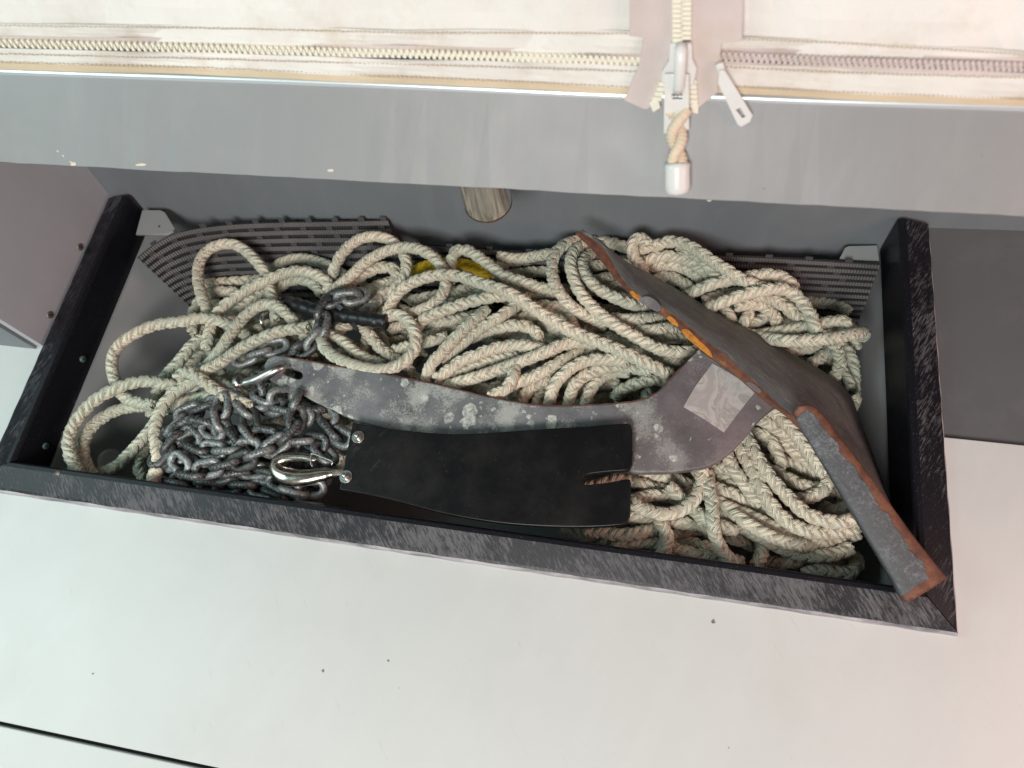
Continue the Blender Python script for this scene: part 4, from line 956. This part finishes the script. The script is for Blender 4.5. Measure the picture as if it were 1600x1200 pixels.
# ================================================================== CHAIN
def link_mesh():
    hl, hw, wr_ = .0062, .0085, .0046; path = []
    for i in range(9): a = -math.pi / 2 + math.pi * i / 8; path.append((hl + hw * math.cos(a), hw * math.sin(a)))
    for i in range(9): a = math.pi / 2 + math.pi * i / 8; path.append((-hl + hw * math.cos(a), hw * math.sin(a)))
    m = len(path); V, Fc = [], []; sd = 8
    for i, (x, y) in enumerate(path):
        x0, y0 = path[i - 1]; x1, y1 = path[(i + 1) % m]; tx, ty = x1 - x0, y1 - y0; l = math.hypot(tx, ty); nx, ny = ty / l, -tx / l
        for j in range(sd): a = 2 * math.pi * j / sd; V.append((x + nx * wr_ * math.cos(a), y + ny * wr_ * math.cos(a), wr_ * math.sin(a)))
    for i in range(m):
        for j in range(sd): Fc.append((i * sd + j, i * sd + (j + 1) % sd, ((i + 1) % m) * sd + (j + 1) % sd, ((i + 1) % m) * sd + j))
    me = bpy.data.meshes.new('link'); me.from_pydata(V, [], Fc); me.polygons.foreach_set('use_smooth', [True] * len(Fc)); me.materials.append(CHAIN); me.update(); return me
LM = link_mesh(); PITCH = .0208
chain = thing('anchor_chain', at(390, 700, -.10), 'heap of dull galvanised chain beside the hook', 'chain')
LINKS = []
def chain_run(pts, roll=0.5, jit=.18):
    w = at_many(cr([(x, y, z * .001) for x, y, z in pts], 300)); Lc = length(w); m = int(Lc / PITCH); q = resample(w, 400); rid = len(LINKS)
    for i in range(m + 1): LINKS.append([rid, i, q[int(round(min(1, i * PITCH / Lc) * 399))], roll + (math.pi / 2 if i % 2 else 0) + rng.normal(0, jit), jit])
def adopt_m(o, parent): o.parent = parent; o.matrix_parent_inverse = Matrix.Translation(-Vector(parent.location))
chain_run([(562, 474, -14), (540, 464, 8), (512, 461, 18), (500, 478, 20), (497, 502, 18), (489, 524, 14), (478, 545, -4), (470, 562, -22), (466, 590, -40)], .2, .12)
chain_run([(284, 726, 4), (300, 740, 8), (330, 730, 10), (360, 722, 10), (392, 716, 8), (420, 702, 8), (445, 692, 6), (456, 668, 10), (464, 645, 12), (462, 622, 4), (450, 608, -12)], .6)
chain_run([(352, 634, 4), (342, 650, 12), (345, 675, 8), (362, 672, 12), (376, 692, 4), (380, 708, -4)], .3)
chain_run([(366, 630, 0), (386, 640, 8), (388, 656, 10), (384, 676, 8), (402, 686, 6), (426, 682, -4)], .2)
chain_run([(468, 648, -6), (482, 636, 2), (500, 640, 6), (512, 655, 6), (518, 680, 4), (536, 684, -4)], .4)
chain_run([(404, 605, 0), (408, 620, 2), (425, 622, 6), (445, 615, 4), (462, 612, -10)], .9)
chain_run([(394, 640, -20), (410, 632, 0), (430, 628, 6), (452, 640, 4), (470, 650, 2)], .3)
chain_run([(268, 690, -6), (272, 665, 0), (286, 650, 4), (300, 640, 2), (320, 632, 4), (335, 626, 2), (350, 632, 4)], .5)
chain_run([(262, 716, -10), (270, 695, 0), (290, 672, 6), (305, 668, 6), (325, 660, 6), (335, 676, 4)], .1)
chain_run([(298, 684, 0), (306, 698, 4), (328, 704, 6), (355, 702, 8), (378, 706, 2), (402, 700, -6)], .3)
chain_run([(270, 740, -20), (282, 716, -6), (296, 700, 2), (310, 712, 4), (322, 724, 0)], .8)
chain_run([(450, 700, -10), (462, 690, 0), (480, 684, 2), (498, 695, 2), (510, 712, -6)], .4)
chain_run([(345, 745, -14), (380, 738, -8), (410, 732, -8), (430, 744, -14), (455, 770, -16), (480, 765, -18), (510, 772, -22)], .5)
chain_run([(262, 752, -30), (300, 758, -24), (340, 762, -24), (380, 760, -22), (420, 766, -24), (460, 784, -26), (500, 792, -28)], .2)
chain_run([(385, 560, -20), (400, 552, -14), (415, 545, -12), (435, 540, -14), (455, 545, -24)], .4)
crng = np.random.default_rng(5)
for k in range(9):                                                     # lower layers of the heap
    y0 = crng.uniform(640, 770); x0 = crng.uniform(262, 330); zc = crng.uniform(-50, -26)
    chain_run([(x0 + s, y0 + .12 * s + 16 * math.sin(s * .035 + k), zc + 5 * math.sin(s * .05 + k)) for s in np.linspace(0, crng.uniform(140, 230), 9)], crng.uniform(0, 1.5), .3)
C_ = np.array([l[2] for l in LINKS]); rid = np.array([l[0] for l in LINKS]); lid = np.array([l[1] for l in LINKS]); C0 = C_.copy()
near = (rid[:, None] == rid[None]) & (abs(lid[:, None] - lid[None]) < 3)
for it in range(40):                                                     # let the links settle apart
    D = C_[:, None] - C_[None]; dist = np.linalg.norm(D, axis=2) + 1e-9; over = np.clip(.0165 - dist, 0, None) * ~near
    sgn = np.sign(D[:, :, 2] + (C0[:, None, 2] - C0[None, :, 2]) + 1e-7)
    C_[:, 2] += np.clip((over * sgn).sum(1) * .22, -.003, .003); C_[:, :2] += np.clip((over[:, :, None] * D[:, :, :2] / dist[:, :, None]).sum(1) * .08, -.001, .001)
    C_ += (C0 - C_) * .03
    for r0 in np.unique(rid):
        ix = np.where(rid == r0)[0]; z = C_[ix, 2]; zz = np.r_[z[0], z, z[-1]]; C_[ix, 2] = .6 * z + .2 * (zz[:-2] + zz[2:])
Q = (C_ - CAM) @ ROT; pix = np.c_[800 + F_PX * Q[:, 0] / Q[:, 2], 600 + F_PX * Q[:, 1] / Q[:, 2]]
under = poly_mask(pix, outl) | poly_mask(pix + [0, -9], outl); C_[under, 2] = np.minimum(C_[under, 2], -.024)
for k, (r0, i, c, roll, jit) in enumerate(LINKS):
    ix = np.where(rid == r0)[0]; j = k - ix[0]; d = Vector(C_[ix[min(j + 1, len(ix) - 1)]] - C_[ix[max(j - 1, 0)]]).normalized()
    d = (d + Vector(rng.normal(0, jit * .4, 3))).normalized()
    M = d.to_track_quat('X', 'Z').to_matrix().to_4x4() @ Matrix.Rotation(roll, 4, 'X')
    o = bpy.data.objects.new('link', LM); link_obj(o); o.matrix_world = Matrix.Translation(Vector(C_[k])) @ M; adopt_m(o, chain)
hk2 = tube('wire_hook', cr(at_many([(420, 488, -.020), (411, 492, -.006), (408, 501, -.004), (411, 509, -.010), (414, 513, -.024)]), 24), .0021, STEEL, None, 8)
tag(hk2, 'small bent steel wire hook showing between rope loops at left', 'hook')
